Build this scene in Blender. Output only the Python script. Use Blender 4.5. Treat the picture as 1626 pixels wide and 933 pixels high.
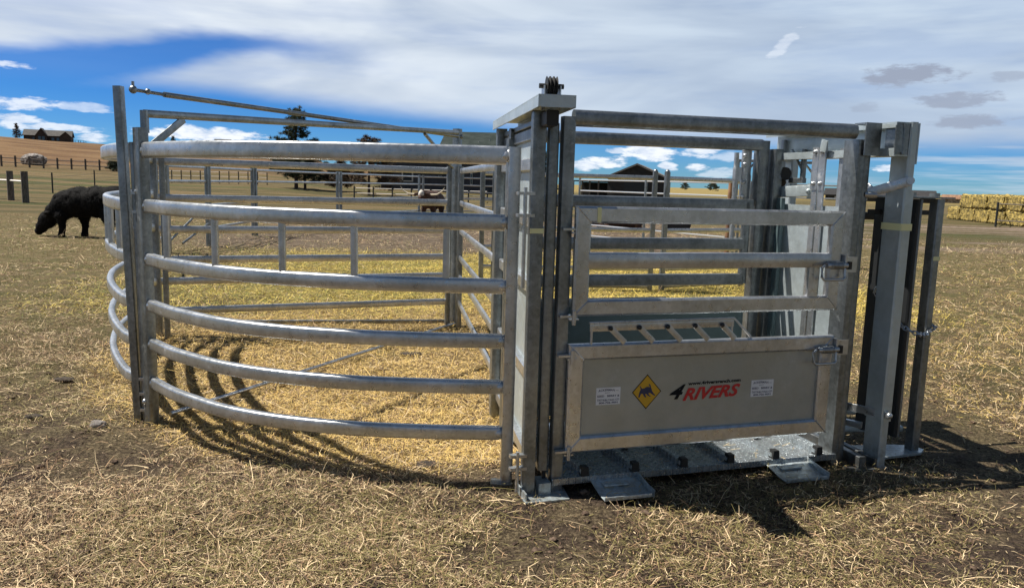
import bpy, bmesh, math, random
import numpy as np
from mathutils import Vector, Matrix, noise as mn
random.seed(7); RNG = np.random.default_rng(11)
for o in list(bpy.data.objects): bpy.data.objects.remove(o)
S = bpy.context.scene; COL = S.collection
R = math.radians

# ------------------------------------------------------------------ camera
HC = 1.65
cd = bpy.data.cameras.new('camera'); cam = bpy.data.objects.new('camera', cd); COL.objects.link(cam)
cd.sensor_width = 36; cd.lens = 36 * 1220 / 1626; cd.clip_start = .05; cd.clip_end = 9000
pitch = math.atan(176 / 1220)
cam.matrix_world = Matrix.Translation((0, 0, HC)) @ Matrix.Rotation(R(90) - pitch, 4, 'X') @ Matrix.Rotation(.028, 4, 'Z')
S.camera = cam
S.view_settings.view_transform = 'Standard'; S.view_settings.look = 'None'
S.view_settings.exposure = 0.66; S.view_settings.gamma = 1

# ------------------------------------------------------------------ sun
SUN = Vector((-.59, .070, 1)).normalized()
sl = bpy.data.lights.new('sun', 'SUN'); sl.energy = 5.0; sl.angle = R(.5); sl.color = (1, .95, .86)
so = bpy.data.objects.new('sun', sl); COL.objects.link(so); so.rotation_euler = SUN.to_track_quat('Z', 'Y').to_euler(); so.location = (-8, 2, 14)

# ------------------------------------------------------------------ node helper
class N:
    def __init__(s, nt): s.nt = nt; s.l = nt.links
    def node(s, t, **k):
        n = s.nt.nodes.new(t)
        for a, b in k.items(): setattr(n, a, b)
        return n
    def put(s, sock, v):
        if isinstance(v, bpy.types.NodeSocket): s.l.new(v, sock)
        elif v is not None: sock.default_value = v
    def m(s, op, a, b=None, c=None, clamp=False):
        n = s.node('ShaderNodeMath', operation=op, use_clamp=clamp)
        s.put(n.inputs[0], a); s.put(n.inputs[1], b); s.put(n.inputs[2], c); return n.outputs[0]
    def ss(s, v, a, b, o0=0., o1=1.):
        n = s.node('ShaderNodeMapRange', interpolation_type='SMOOTHSTEP')
        s.put(n.inputs[0], v); s.put(n.inputs[1], a); s.put(n.inputs[2], b); s.put(n.inputs[3], o0); s.put(n.inputs[4], o1); return n.outputs[0]
    def mix(s, f, a, b, typ='MIX'):
        n = s.node('ShaderNodeMix', data_type='RGBA', blend_type=typ)
        s.put(n.inputs[0], f); s.put(n.inputs[6], a if not isinstance(a, tuple) else (*a[:3], 1)); s.put(n.inputs[7], b if not isinstance(b, tuple) else (*b[:3], 1)); return n.outputs[2]
    def noise(s, vec, sc, det=3, rough=.5, dist=0):
        n = s.node('ShaderNodeTexNoise'); s.put(n.inputs['Vector'], vec); n.inputs['Scale'].default_value = sc
        n.inputs['Detail'].default_value = det; n.inputs['Roughness'].default_value = rough; n.inputs['Distortion'].default_value = dist; return n.outputs[0]
    def comb(s, x, y, z=0.):
        n = s.node('ShaderNodeCombineXYZ'); s.put(n.inputs[0], x); s.put(n.inputs[1], y); s.put(n.inputs[2], z); return n.outputs[0]
    def sep(s, v):
        n = s.node('ShaderNodeSeparateXYZ'); s.put(n.inputs[0], v); return n.outputs
    def vmul(s, v, k):
        n = s.node('ShaderNodeVectorMath', operation='MULTIPLY'); s.put(n.inputs[0], v); n.inputs[1].default_value = k; return n.outputs[0]

# ------------------------------------------------------------------ world: Nishita sky under procedural cloud layers (all in sky directions)
w = bpy.data.worlds.new('World'); S.world = w; w.use_nodes = True
nt = w.node_tree; nt.nodes.clear(); n = N(nt)
sky = n.node('ShaderNodeTexSky', sky_type='NISHITA'); sky.sun_disc = False
sky.sun_elevation = math.asin(SUN.z); sky.sun_rotation = math.atan2(SUN.x, SUN.y)
sky.altitude = 1900; sky.air_density = 1.0; sky.dust_density = .3; sky.ozone_density = 2.2
tc = n.node('ShaderNodeTexCoord'); d = n.sep(tc.outputs['Generated'])
az = n.m('ARCTAN2', d[0], d[1]); el = n.m('ARCSINE', d[2])
elc = n.m('MAXIMUM', el, .0)
pl = n.comb(n.m('DIVIDE', d[0], n.m('ADD', elc, .12)), n.m('DIVIDE', d[1], n.m('ADD', elc, .12)))
ae = n.comb(az, n.m('MULTIPLY', el, 3.2))
wob = n.noise(n.vmul(ae, (3, 3, 1)), 2.0, 4, .55)
wob2 = n.noise(n.vmul(ae, (1.3, 1.9, 1)), 2.4, 4, .5, .6)
wv = n.m('SUBTRACT', wob, .5)
# upper cirrus veil: starts at about 5 degrees, lower towards the right
e0 = n.ss(az, -.5, .4, .098, .05)
e0 = n.m('ADD', e0, n.m('MULTIPLY', wv, .018))
veil = n.m('MULTIPLY', n.ss(n.m('SUBTRACT', el, e0), -.010, .020), .97)
# the clear wedge in the left
wc = n.ss(az, -.62, -.28, .100, .156)
wt = n.ss(az, -.56, -.26, .020, .006)
wd = n.m('ABSOLUTE', n.m('SUBTRACT', n.m('ADD', el, n.m('MULTIPLY', wv, .035)), wc))
wedge = n.m('SUBTRACT', 1, n.ss(n.m('SUBTRACT', wd, wt), -.006, .016))
wedge = n.m('MULTIPLY', wedge, n.m('SUBTRACT', 1, n.ss(az, -.36, -.12)))
soft = n.m('MULTIPLY', n.ss(n.noise(n.vmul(ae, (1.3, 2.6, 1)), 2.4, 5, .55), .44, .66), .22)
veil = n.m('MULTIPLY', veil, n.m('SUBTRACT', 1, n.m('MULTIPLY', wedge, .93)))
veil = n.m('MULTIPLY', veil, n.m('SUBTRACT', 1, soft), clamp=True)
# thin streaks low on the right
strk = n.noise(n.vmul(ae, (2.2, 14, 1)), 2.6, 4, .55)
low = n.m('MULTIPLY', n.ss(strk, .42, .68), n.m('MULTIPLY', n.ss(az, .25, .50), .75))
low = n.m('MULTIPLY', low, n.ss(el, -.01, .01))
veil = n.m('MAXIMUM', veil, low)
veil = n.m('MULTIPLY', veil, n.ss(el, .30, .62, 1., .30))   # unseen veil overhead thinned to weaken the ambient light
# small cumulus, each a ragged ellipse in the sky
def px(x, y):
    return math.atan((x - 813) / 1220), math.atan((290 + .028 * (x - 813) - y) / math.hypot(1220, x - 813))
cum = None; gry = None
fl = n.m('SUBTRACT', n.noise(n.vmul(ae, (1, 1, 1)), 46, 5, .62), .5)
fl2 = n.m('SUBTRACT', n.noise(n.vmul(ae, (1, 1.1, 1)), 15, 4, .6), .5)
for (x, y, a, b, k, g_) in [(325, 214, 80, 9, 1.0, 0), (300, 208, 30, 7, .9, 0), (155, 221, 22, 6, .8, 0), (75, 204, 60, 6, .8, 0), (30, 166, 50, 9, .8, 0), (40, 192, 26, 8, .8, 0), (35, 110, 26, 5, .7, 0), (140, 173, 36, 6, .5, 0),
                         (922, 263, 24, 7, .9, 0), (957, 257, 34, 9, 1, 0), (1022, 244, 42, 11, 1, 0), (970, 240, 16, 5, .7, 0), (1100, 242, 28, 9, .9, 0), (1052, 265, 14, 6, .9, 0), (1097, 267, 20, 6, .9, 0), (1150, 250, 40, 7, .5, 0), (1130, 275, 30, 8, .5, 0),
                         (1218, 82, 26, 11, .4, 2), (1395, 268, 20, 5, .9, 0),
                         (1420, 127, 56, 15, .95, 1), (1495, 163, 44, 10, .8, 1), (1512, 196, 48, 9, .75, 1), (1560, 128, 22, 6, .5, 1), (1350, 175, 20, 6, .4, 1)]:
    A, E = px(x, y); sa, se = a / 1220, b / 1220
    du = n.m('SUBTRACT', az, A); dv = n.m('SUBTRACT', el, E)
    if g_ == 2: dv, du = n.m('SUBTRACT', dv, n.m('MULTIPLY', du, .9)), n.m('ADD', du, n.m('MULTIPLY', dv, .25))
    q = n.m('ADD', n.m('POWER', n.m('ABSOLUTE', n.m('DIVIDE', du, sa)), 2.), n.m('POWER', n.m('ABSOLUTE', n.m('DIVIDE', dv, se)), 2.))
    q = n.m('ADD', q, n.m('ADD', n.m('MULTIPLY', fl, 3.6), n.m('MULTIPLY', fl2, 4.2)))
    mk = n.m('MULTIPLY', n.m('SUBTRACT', 1, n.ss(q, .25, 1.45)), k)
    if g_ == 1: gry = mk if gry is None else n.m('MAXIMUM', gry, mk)
    else: cum = mk if cum is None else n.m('MAXIMUM', cum, mk)
tone = n.ss(wob2, .30, .68)
right_grey = n.ss(az, -.35, .35)
c_white = n.mix(right_grey, (6.7, 7.2, 7.7), (4.9, 5.8, 6.8))
c_grey = n.mix(right_grey, (4.3, 5.0, 6.0), (3.5, 4.3, 5.5))
ccol = n.mix(tone, c_grey, c_white)
back = n.m('MAXIMUM', n.ss(el, .28, .6), n.ss(d[1], .35, -.3))   # unseen cloud overhead and behind dulled to cut the fill light
ccol = n.mix(n.m('MULTIPLY', back, .85), ccol, (1.2, 1.3, 1.35))
hs = n.node('ShaderNodeHueSaturation'); hs.inputs['Saturation'].default_value = 1.45; hs.inputs['Value'].default_value = 1.15; n.l.new(sky.outputs[0], hs.inputs['Color'])
skyc = n.mix(n.ss(el, .02, .5), n.mix(1., hs.outputs[0], (.20, .40, .70), 'MULTIPLY'), n.mix(1., hs.outputs[0], (.36, .50, .46), 'MULTIPLY'))
c1 = n.mix(veil, skyc, ccol)
c2 = n.mix(cum, c1, n.mix(n.ss(fl, -.10, .16), (7.6, 8.0, 8.6), (5.6, 6.3, 7.4)))
c2 = n.mix(gry, c2, (2.7, 3.1, 4.0))
bg = n.node('ShaderNodeBackground'); n.l.new(c2, bg.inputs[0]); bg.inputs[1].default_value = .080
wo = n.node('ShaderNodeOutputWorld'); n.l.new(bg.outputs[0], wo.inputs[0])

# ------------------------------------------------------------------ materials
def mat(name, col, rough=.6, metal=0., spec=.5, build=None):
    m = bpy.data.materials.new(name); m.use_nodes = True; nt = m.node_tree; b = nt.nodes['Principled BSDF']
    b.inputs['Base Color'].default_value = (*col, 1); b.inputs['Roughness'].default_value = rough; b.inputs['Metallic'].default_value = metal
    b.inputs['Specular IOR Level'].default_value = spec
    if build: build(N(nt), b)
    return m
def bump(n, b, h, st, dist=.01):
    k = n.node('ShaderNodeBump'); k.inputs['Strength'].default_value = st; k.inputs['Distance'].default_value = dist
    n.put(k.inputs['Height'], h); n.l.new(k.outputs[0], b.inputs['Normal'])
def objco(n): return n.node('ShaderNodeNewGeometry').outputs['Position']
def noisy(c1, c2, sc, det=4, bst=0., stretch=(1, 1, 1), bsc=None, lo=.35, hi=.65):
    def f(n, b):
        p = n.vmul(objco(n), stretch); v = n.noise(p, sc, det, .6)
        n.l.new(n.mix(n.ss(v, lo, hi), c1, c2), b.inputs['Base Color'])
        if bst: bump(n, b, n.noise(p, bsc or sc * 3, 4, .6), bst)
    return f
def steel(c, var, rough, spang=60., metal=.85, wave=0.):
    def f(n, b):
        p = objco(n)
        vo = n.node('ShaderNodeTexVoronoi'); n.put(vo.inputs['Vector'], p); vo.inputs['Scale'].default_value = spang; vo.inputs['Randomness'].default_value = 1
        cell = n.sep(vo.outputs['Color'])[0]
        big = n.noise(p, 3.2, 5, .62); fine = n.noise(p, 26, 4, .6); drip = n.noise(n.vmul(p, (24, 24, 2.2)), 1.0, 4, .6)
        v = n.m('ADD', n.m('MULTIPLY', n.m('SUBTRACT', cell, .5), .22), n.m('ADD', n.m('MULTIPLY', n.m('SUBTRACT', big, .5), 1.0), n.m('MULTIPLY', n.m('SUBTRACT', fine, .5), .6)))
        v = n.m('ADD', v, n.m('MULTIPLY', n.m('SUBTRACT', drip, .5), .5))
        k = n.m('ADD', 1, n.m('MULTIPLY', v, var))
        col = n.mix(1., n.mix(n.ss(big, .4, .62), tuple(x * .93 for x in c), (c[0] * 1.03, c[1] * 1.03, c[2] * 1.06)), n.comb(k, k, k), 'MULTIPLY')
        # thin mud splash and white zinc bloom
        zb = n.ss(n.noise(p, 9, 6, .7), .60, .72)
        col = n.mix(n.m('MULTIPLY', zb, .35), col, (.52, .54, .55))
        z = n.sep(p)[2]
        mud = n.m('MULTIPLY', n.ss(n.m('ADD', z, n.m('MULTIPLY', fine, .25)), .38, .05), n.ss(n.noise(p, 40, 4, .7), .42, .6))
        col = n.mix(n.m('MULTIPLY', mud, .55), col, (.17, .13, .09))
        n.l.new(col, b.inputs['Base Color'])
        n.l.new(n.m('ADD', rough, n.m('MULTIPLY', n.m('SUBTRACT', fine, .5), .35)), b.inputs['Roughness'])
        n.l.new(n.m('MULTIPLY', metal, n.m('SUBTRACT', 1, n.m('MULTIPLY', zb, .5))), b.inputs['Metallic'])
        bump(n, b, n.m('ADD', n.m('ADD', n.m('MULTIPLY', fine, 1.), n.m('MULTIPLY', cell, .3)), n.m('MULTIPLY', n.noise(p, 2.6, 1, .4), wave)), .06 if not wave else .5, .004)
    return f
M = {}
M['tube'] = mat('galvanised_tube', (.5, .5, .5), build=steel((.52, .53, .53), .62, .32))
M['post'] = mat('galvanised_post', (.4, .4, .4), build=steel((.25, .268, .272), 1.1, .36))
M['sheet'] = mat('galvanised_sheet', (.5, .5, .5), build=steel((.47, .53, .54), .3, .40, 35, .55, 5.))
M['panelsheet'] = mat('galvanised_side_sheet', (.4, .4, .4), build=steel((.40, .41, .37), .12, .42, 30, .4, 9.))
M['teal'] = mat('shaded_teal_sheet', (.1, .15, .15), build=steel((.13, .185, .19), .25, .5, 30, .4))  # galvanised sheet in shade, the shade put into its dark teal colour
M['bright'] = mat('sunlit_tube', (.8, .8, .8), .3, .7)  # galvanised rails in sun, the glare put into a brighter base colour
M['tread'] = None
def treadf(n, b):
    steel((.58, .64, .67), .3, .28, 50, .75)(n, b)
    tcn = n.node('ShaderNodeTexCoord'); o = n.sep(tcn.outputs['Object'])
    u = n.m('MULTIPLY', n.m('ADD', o[0], o[1]), 24); v = n.m('MULTIPLY', n.m('SUBTRACT', o[0], o[1]), 24)
    par = n.m('MODULO', n.m('ADD', n.m('FLOOR', u), n.m('FLOOR', v)), 2)
    fu = n.m('ABSOLUTE', n.m('SUBTRACT', n.m('FRACT', u), .5)); fv = n.m('ABSOLUTE', n.m('SUBTRACT', n.m('FRACT', v), .5))
    par = n.m('ABSOLUTE', par)
    la = n.m('MULTIPLY', n.ss(fu, .42, .25), n.ss(fv, .16, .08)); lb = n.m('MULTIPLY', n.ss(fv, .42, .25), n.ss(fu, .16, .08))
    h = n.m('ADD', n.m('MULTIPLY', la, par), n.m('MULTIPLY', lb, n.m('SUBTRACT', 1, par)))
    bump(n, b, h, 1.0, .012)
    old = b.inputs['Base Color'].links[0].from_socket; n.l.new(n.mix(n.m('MULTIPLY', h, .45), n.mix(.30, old, (.16, .18, .19)), (.7, .74, .76)), b.inputs['Base Color'])
M['tread'] = mat('tread_plate', (.5, .5, .5), build=treadf)
M['rubber'] = mat('black_rubber', (.012, .012, .012), .55)
M['bolt'] = mat('zinc_bolt', (.45, .46, .47), .35, .9)
M['dark'] = mat('dark_painted_metal', (.03, .032, .034), .45, .4)
M['tag'] = mat('yellow_marker_tape', (.80, .78, .42), .6)
M['white'] = mat('white_sticker', (.75, .76, .78), .35)
M['ink'] = mat('black_ink', (.010, .011, .012), .8, spec=.2)
M['navy'] = mat('navy_ink', (.02, .03, .09), .4)
M['red'] = mat('red_ink', (.55, .02, .025), .35)
M['yellow'] = mat('yellow_sticker', (.62, .36, .02), .4)
M['bark'] = mat('pine_bark', (.08, .05, .035), .9, build=noisy((.05, .035, .028), (.14, .085, .055), 6, 5, .5))
def needle(c1, c2):
    def f(n, b):
        at = n.node('ShaderNodeAttribute'); at.attribute_name = 'tone'
        n.l.new(n.mix(at.outputs['Fac'], c1, c2), b.inputs['Base Color'])
    return f
M['needle'] = mat('pine_needles', (.05, .07, .03), .7, build=needle((.018, .030, .014), (.065, .085, .035)))
M['needle2'] = mat('rusty_needles', (.08, .05, .03), .7, build=needle((.030, .026, .014), (.15, .075, .035)))
def groundf(n, b):
    p = objco(n); s = n.sep(p); x, y = s[0], s[1]
    n1 = n.noise(p, .55, 5, .6); n2 = n.noise(p, 3.1, 5, .65); n3 = n.noise(p, 48, 6, .78); n4 = n.noise(p, .045, 4, .55); n5 = n.noise(n.vmul(p, (.4, 2.2, 1)), .22, 5, .6)
    soil = n.mix(n.ss(n3, .35, .65), (.032, .022, .017), (.13, .092, .066))
    litter = n.mix(n.ss(n3, .42, .62), (.085, .062, .036), (.31, .24, .14))
    near = n.mix(n.ss(n.m('ADD', n2, n.m('MULTIPLY', n1, .5)), .62, .88), soil, litter)
    olive = n.mix(n.ss(n3, .4, .62), (.07, .065, .025), (.20, .165, .07))
    r = n.node('ShaderNodeVectorMath', operation='LENGTH'); n.put(r.inputs[0], p); r = r.outputs['Value']
    midc = n.mix(n.ss(n2, .4, .6), n.mix(n.ss(n3, .38, .62), (.09, .065, .034), (.30, .225, .115)), olive)
    c = n.mix(n.ss(r, 4.5, 9), near, midc)
    ye = n.m('MULTIPLY', n.m('MULTIPLY', n.ss(n.m('ADD', y, n1), 10, 12), n.ss(n.m('ADD', y, n.m('MULTIPLY', n1, 2)), 19.5, 17.5)), n.m('MULTIPLY', n.ss(n.m('ADD', x, n1), -6.0, -2.6), n.ss(x, 6.5, 5.2)))
    c = n.mix(n.m('MULTIPLY', ye, .62), c, n.mix(n.ss(n2, .42, .58), n.mix(n.ss(n3, .4, .6), (.13, .125, .03), (.30, .26, .07)), n.mix(n.ss(n3, .4, .6), (.22, .16, .04), (.56, .42, .12))))
    cx_ = n.m('ADD', x, .45); cy_ = n.m('SUBTRACT', y, 7.5); dc_ = n.m('SQRT', n.m('ADD', n.m('MULTIPLY', cx_, cx_), n.m('MULTIPLY', cy_, cy_)))
    c = n.mix(n.m('MULTIPLY', n.m('MULTIPLY', n.ss(dc_, 3.5, 2.9), n.ss(x, .1, -.2)), .75), c, n.mix(n.ss(n3, .36, .62), (.13, .085, .038), (.48, .34, .15)))
    # far pasture: bands of dry grass, a trampled dirt strip, green flushes
    past = n.mix(n.ss(n5, .40, .60), (.075, .064, .027), (.15, .108, .052))
    past = n.mix(n.m('MULTIPLY', n.ss(n.noise(n.vmul(p, (.25, 1.5, 1)), .12, 4, .6), .5, .62), .7), past, (.055, .066, .02))
    c = n.mix(n.ss(r, 20, 42), c, past)
    hillc = n.mix(n.ss(n.noise(n.vmul(p, (1, 2.6, 1)), .05, 6, .65), .38, .62), (.105, .056, .026), (.19, .115, .055))
    hillc = n.mix(n.m('MULTIPLY', n.ss(n.noise(p, .8, 4, .6), .5, .7), .4), hillc, (.10, .075, .035))
    z = s[2]
    c = n.mix(n.ss(z, .7, 3.2), c, hillc)
    gold = n.m('MULTIPLY', n.ss(r, 110, 180), n.ss(x, -30, 20))
    c = n.mix(n.m('MULTIPLY', gold, .8), c, n.mix(n5, (.22, .16, .05), (.30, .23, .09)))
    # dirt apron in the back corral and to the right
    def box(x0, x1, y0, y1, f):
        return n.m('MULTIPLY', n.m('MULTIPLY', n.ss(n.m('ADD', x, n.m('MULTIPLY', n1, 1.5)), x0, x0 + f), n.ss(n.m('ADD', x, n.m('MULTIPLY', n1, 1.5)), x1, x1 - f)), n.m('MULTIPLY', n.ss(n.m('ADD', y, n.m('MULTIPLY', n1, 1.5)), y0, y0 + f), n.ss(n.m('ADD', y, n.m('MULTIPLY', n1, 1.5)), y1, y1 - f)))
    dirt = n.mix(n.ss(n2, .35, .65), (.085, .062, .046), (.19, .145, .105))
    c = n.mix(n.m('MULTIPLY', box(-9, 9, 17.5, 40, 2.5), .9), c, dirt)
    c = n.mix(n.m('MULTIPLY', box(9, 44, 22, 46, 4), n.ss(n5, .42, .58)), c, n.mix(n.ss(n2, .35, .65), (.14, .10, .075), (.27, .21, .16)))
    n.l.new(c, b.inputs['Base Color'])
    hh = n.m('ADD', n3, n.m('MULTIPLY', n2, 1.6))
    bump(n, b, hh, 1.0, .045)
M['ground'] = mat('dry_ground', (.15, .11, .07), .95, spec=.15, build=groundf)
def bladef(n, b):
    at = n.node('ShaderNodeAttribute'); at.attribute_name = 'tint'; at.attribute_type = 'GEOMETRY'
    n.l.new(at.outputs['Color'], b.inputs['Base Color'])
M['blade'] = mat('dry_straw', (.4, .3, .16), .7, spec=.25, build=bladef)
M['hay'] = mat('hay', (.4, .3, .1), .9, build=noisy((.10, .075, .018), (.44, .32, .085), 4, 7, 1.0, (1, 1, 2.4), 14, .36, .64))
M['barn'] = mat('dark_barn_siding', (.02, .018, .018), .7, build=noisy((.014, .012, .012), (.03, .027, .026), 3))
M['navywall'] = mat('dark_navy_siding', (.02, .026, .04), .6, build=noisy((.016, .02, .03), (.028, .034, .05), 2))
M['roof'] = mat('grey_metal_roof', (.11, .125, .12), .9, 0., .1, build=noisy((.024, .032, .029), (.040, .050, .046), .8))
M['roof2'] = mat('brown_grey_roof', (.16, .14, .13), .7, build=noisy((.13, .115, .105), (.2, .18, .165), 2))
M['housewall'] = mat('brown_log_wall', (.035, .028, .025), .8, build=noisy((.024, .02, .018), (.05, .04, .034), 1))
M['glass'] = mat('window_glass', (.03, .04, .05), .1, 0, .8)
M['trim'] = mat('pale_trim', (.45, .45, .44), .6)
M['stone'] = mat('grey_stone', (.25, .23, .22), .9, build=noisy((.10, .085, .075), (.30, .27, .25), 4, 6, .8))
M['wood'] = mat('weathered_wood', (.12, .1, .085), .85, build=noisy((.07, .058, .05), (.18, .15, .125), 5, 4, .3, (6, 6, 1)))
M['rust'] = mat('rusty_pipe', (.25, .12, .06), .8, build=noisy((.14, .07, .04), (.32, .18, .10), 6))
M['palerail'] = mat('pale_rail', (.62, .58, .54), .6)
M['fur'] = mat('black_fur', (.004, .004, .004), .8, spec=.12, build=noisy((.0025, .0025, .003), (.009, .008, .008), 20, 4, .8))
M['brownfur'] = mat('brown_hide', (.05, .022, .014), .8, build=noisy((.03, .014, .01), (.085, .038, .024), 5))
M['whitefur'] = mat('white_hide', (.6, .56, .5), .8)
M['horn'] = mat('pale_horn', (.55, .48, .36), .4)
M['dung'] = mat('dried_dung', (.035, .025, .018), .95, build=noisy((.02, .014, .010), (.06, .044, .03), 30, 4, .8))

# ------------------------------------------------------------------ mesh builder
class MB:
    def __init__(s): s.v = []; s.f = []; s.mi = []
    def add(s, vs, fs, k=0):
        o = len(s.v); s.v += [tuple(v) for v in vs]; s.f += [tuple(i + o for i in f) for f in fs]; s.mi += [k] * len(fs); return s
    def box(s, x0, x1, y0, y1, z0, z1, k=0, bev=.004):
        return s.sweep([((x0 + x1) / 2, (y0 + y1) / 2, z0), ((x0 + x1) / 2, (y0 + y1) / 2, z1)], abs(x1 - x0), abs(y1 - y0), min(bev, abs(x1 - x0) * .3, abs(y1 - y0) * .3), k=k, up=(0, 1, 0), seg=1)
    def sweep(s, path, w, h, rad=None, k=0, up=(0, 0, 1), seg=3, cap=True):
        """rounded-rectangle profile (w sideways, h along up) carried along a path"""
        P = [Vector(p) for p in path]; up = Vector(up)
        rad = min(w, h) * .45 if rad is None else rad
        prof = []
        for cx, cy, a0 in ((w / 2 - rad, h / 2 - rad, 0), (-w / 2 + rad, h / 2 - rad, 90), (-w / 2 + rad, -h / 2 + rad, 180), (w / 2 - rad, -h / 2 + rad, 270)):
            for i in range(seg + 1):
                a = R(a0 + 90 * i / seg); prof.append((cx + rad * math.cos(a), cy + rad * math.sin(a)))
        m = len(prof); vs = []
        for i, p in enumerate(P):
            t = (P[min(i + 1, len(P) - 1)] - P[max(i - 1, 0)]).normalized()
            sd = t.cross(up)
            if sd.length < 1e-4: sd = t.cross(Vector((1, 0, 0)))
            sd.normalize(); u = sd.cross(t).normalized()
            for a, b in prof: vs.append(p + sd * a + u * b)
        fs = []
        for i in range(len(P) - 1):
            for j in range(m):
                a = i * m + j; b = i * m + (j + 1) % m; fs.append((a, b, b + m, a + m))
        if cap: fs.append(tuple(range(m))[::-1]); fs.append(tuple(range((len(P) - 1) * m, len(P) * m)))
        return s.add(vs, fs, k)
    def rod(s, path, r, k=0, seg=3): return s.sweep(path, 2 * r, 2 * r, r * .98, k, seg=seg)
    def prism(s, pts, axis, a0, a1, k=0):
        """polygon in the two other axes, extruded along axis"""
        def P(u, v, a):
            return (a, u, v) if axis == 0 else (u, a, v) if axis == 1 else (u, v, a)
        m = len(pts); vs = [P(u, v, a0) for u, v in pts] + [P(u, v, a1) for u, v in pts]
        fs = [tuple(range(m)), tuple(range(2 * m - 1, m - 1, -1))] + [(i, i + m, (i + 1) % m + m, (i + 1) % m) for i in range(m)]
        return s.add(vs, fs, k)
    def ball(s, c, r, k=0, sq=(1, 1, 1), n=8):
        vs = []; fs = []
        for i in range(n + 1):
            th = math.pi * i / n
            for j in range(2 * n):
                ph = math.pi * j / n; vs.append((c[0] + r * sq[0] * math.sin(th) * math.cos(ph), c[1] + r * sq[1] * math.sin(th) * math.sin(ph), c[2] + r * sq[2] * math.cos(th)))
        for i in range(n):
            for j in range(2 * n): fs.append((i * 2 * n + j, (i + 1) * 2 * n + j, (i + 1) * 2 * n + (j + 1) % (2 * n), i * 2 * n + (j + 1) % (2 * n)))
        return s.add(vs, fs, k)
    def build(s, name, mats, parent=None, smooth=True, recalc=True):
        me = bpy.data.meshes.new(name); me.from_pydata(s.v, [], s.f)
        if not isinstance(mats, (list, tuple)): mats = [mats]
        for m in mats: me.materials.append(m)
        me.polygons.foreach_set('material_index', s.mi)
        if recalc:
            bm = bmesh.new(); bm.from_mesh(me); bmesh.ops.recalc_face_normals(bm, faces=bm.faces); bm.to_mesh(me); bm.free()
        if smooth:
            me.polygons.foreach_set('use_smooth', [True] * len(me.polygons)); me.set_sharp_from_angle(angle=R(38))
        me.update(); o = bpy.data.objects.new(name, me); COL.objects.link(o)
        if parent: o.parent = parent
        return o
def tag(o, label, cat=None, group=None):
    o['label'] = label
    if cat: o['category'] = cat
    if group: o['group'] = group
    return o
def thing(name, label, cat, loc=(0, 0, 0), rz=0, group=None):
    o = bpy.data.objects.new(name, None); COL.objects.link(o); o.location = loc; o.rotation_euler = (0, 0, rz); o.empty_display_size = .2
    return tag(o, label, cat, group)
def dup(o, loc=None, rz=None, label=None, parent=None):
    c = o.copy(); COL.objects.link(c)
    if parent: c.parent = parent
    if loc is not None: c.location = loc
    if rz is not None: c.rotation_euler = (0, 0, rz)
    if label: c['label'] = label
    for ch in list(o.children): dup(ch, parent=c)
    return c

# ------------------------------------------------------------------ terrain
RID = [(-1.2, 10.5), (-.60, 11.6), (-.52, 10.6), (-.46, 10.2), (-.33, 11.2), (-.27, 9.5), (-.225, 5.6), (-.15, 3.0), (-.06, 1.4), (-.02, .9), (.2, .7), (.4, .4), (1.2, .4)]
def sstep(a, b, x):
    t = min(1, max(0, (x - a) / (b - a))); return t * t * (3 - 2 * t)
def Hh(x, y):
    r = math.hypot(x, y); a = math.atan2(x, y)
    if y <= 0: return 0.
    for (a0, h0), (a1, h1) in zip(RID, RID[1:]):
        if a0 <= a <= a1: A = h0 + (h1 - h0) * sstep(a0, a1, a); break
    else: A = RID[0][1] if a < 0 else .4
    h = A * (.18 * sstep(55, 130, r) + .82 * sstep(95, 300, r))
    h += .25 * mn.noise(Vector((x * .02, y * .02, 3))) * sstep(60, 200, r)
    return h
def ground():
    rings = [0]; r = .35
    while r < 26: rings.append(r); r += max(.09, r * .018)
    while r < 5200: rings.append(r); r *= 1.055
    angs = []
    a = -180.
    while a < 180: angs.append(a); a += .45 if -50 < a < 50 else 4
    vs = [(0, 0, 0)]; m = len(angs)
    for r in rings[1:]:
        for a in angs:
            x = r * math.sin(R(a)); y = r * math.cos(R(a)); z = Hh(x, y)
            if r < 30: z += (.035 * mn.noise(Vector((x * 1.3, y * 1.3, 0))) + .018 * mn.noise(Vector((x * 5, y * 5, 7)))) * (1 - sstep(20, 30, r)) - .012
            vs.append((x, y, z))
    fs = [(0, 1 + (j + 1) % m, 1 + j) for j in range(m)]
    for i in range(len(rings) - 2):
        for j in range(m):
            a = 1 + i * m + j; b = 1 + i * m + (j + 1) % m; fs.append((a, b, b + m, a + m))
    g = MB(); g.add(vs, fs); o = g.build('ground', M['ground'], recalc=False)
    o.data.flip_normals() if o.data.polygons[5].normal.z < 0 else None
    o['kind'] = 'structure'
ground()

# ------------------------------------------------------------------ tube helpers
RZ = [1.79, 1.44, 1.10, .80, .545, .285]
def arc_path(pts, n=40):
    """smooth curve through plan points (Catmull-Rom)"""
    P = [Vector((*p, 0)) for p in pts]; P = [P[0] * 2 - P[1]] + P + [P[-1] * 2 - P[-2]]; out = []
    k = max(2, n // (len(P) - 3))
    for i in range(1, len(P) - 2):
        for j in range(k):
            t = j / k; a, b, c, d_ = P[i - 1:i + 3]
            out.append(.5 * ((2 * b) + (c - a) * t + (2 * a - 5 * b + 4 * c - d_) * t * t + (3 * b - a - 3 * c + d_) * t ** 3))
    out.append(P[-2]); return out
def post_box(name, x, y, z0, z1, w, d_, rz, m, parent, lean=(0, 0), cap=True):
    b = MB(); c, s_ = math.cos(rz), math.sin(rz)
    b.sweep([(x, y, z0), (x + lean[0], y + lean[1], z1)], w, d_, min(w, d_) * .16, up=(-s_, c, 0), seg=2)
    return b.build(name, m, parent)

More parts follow.
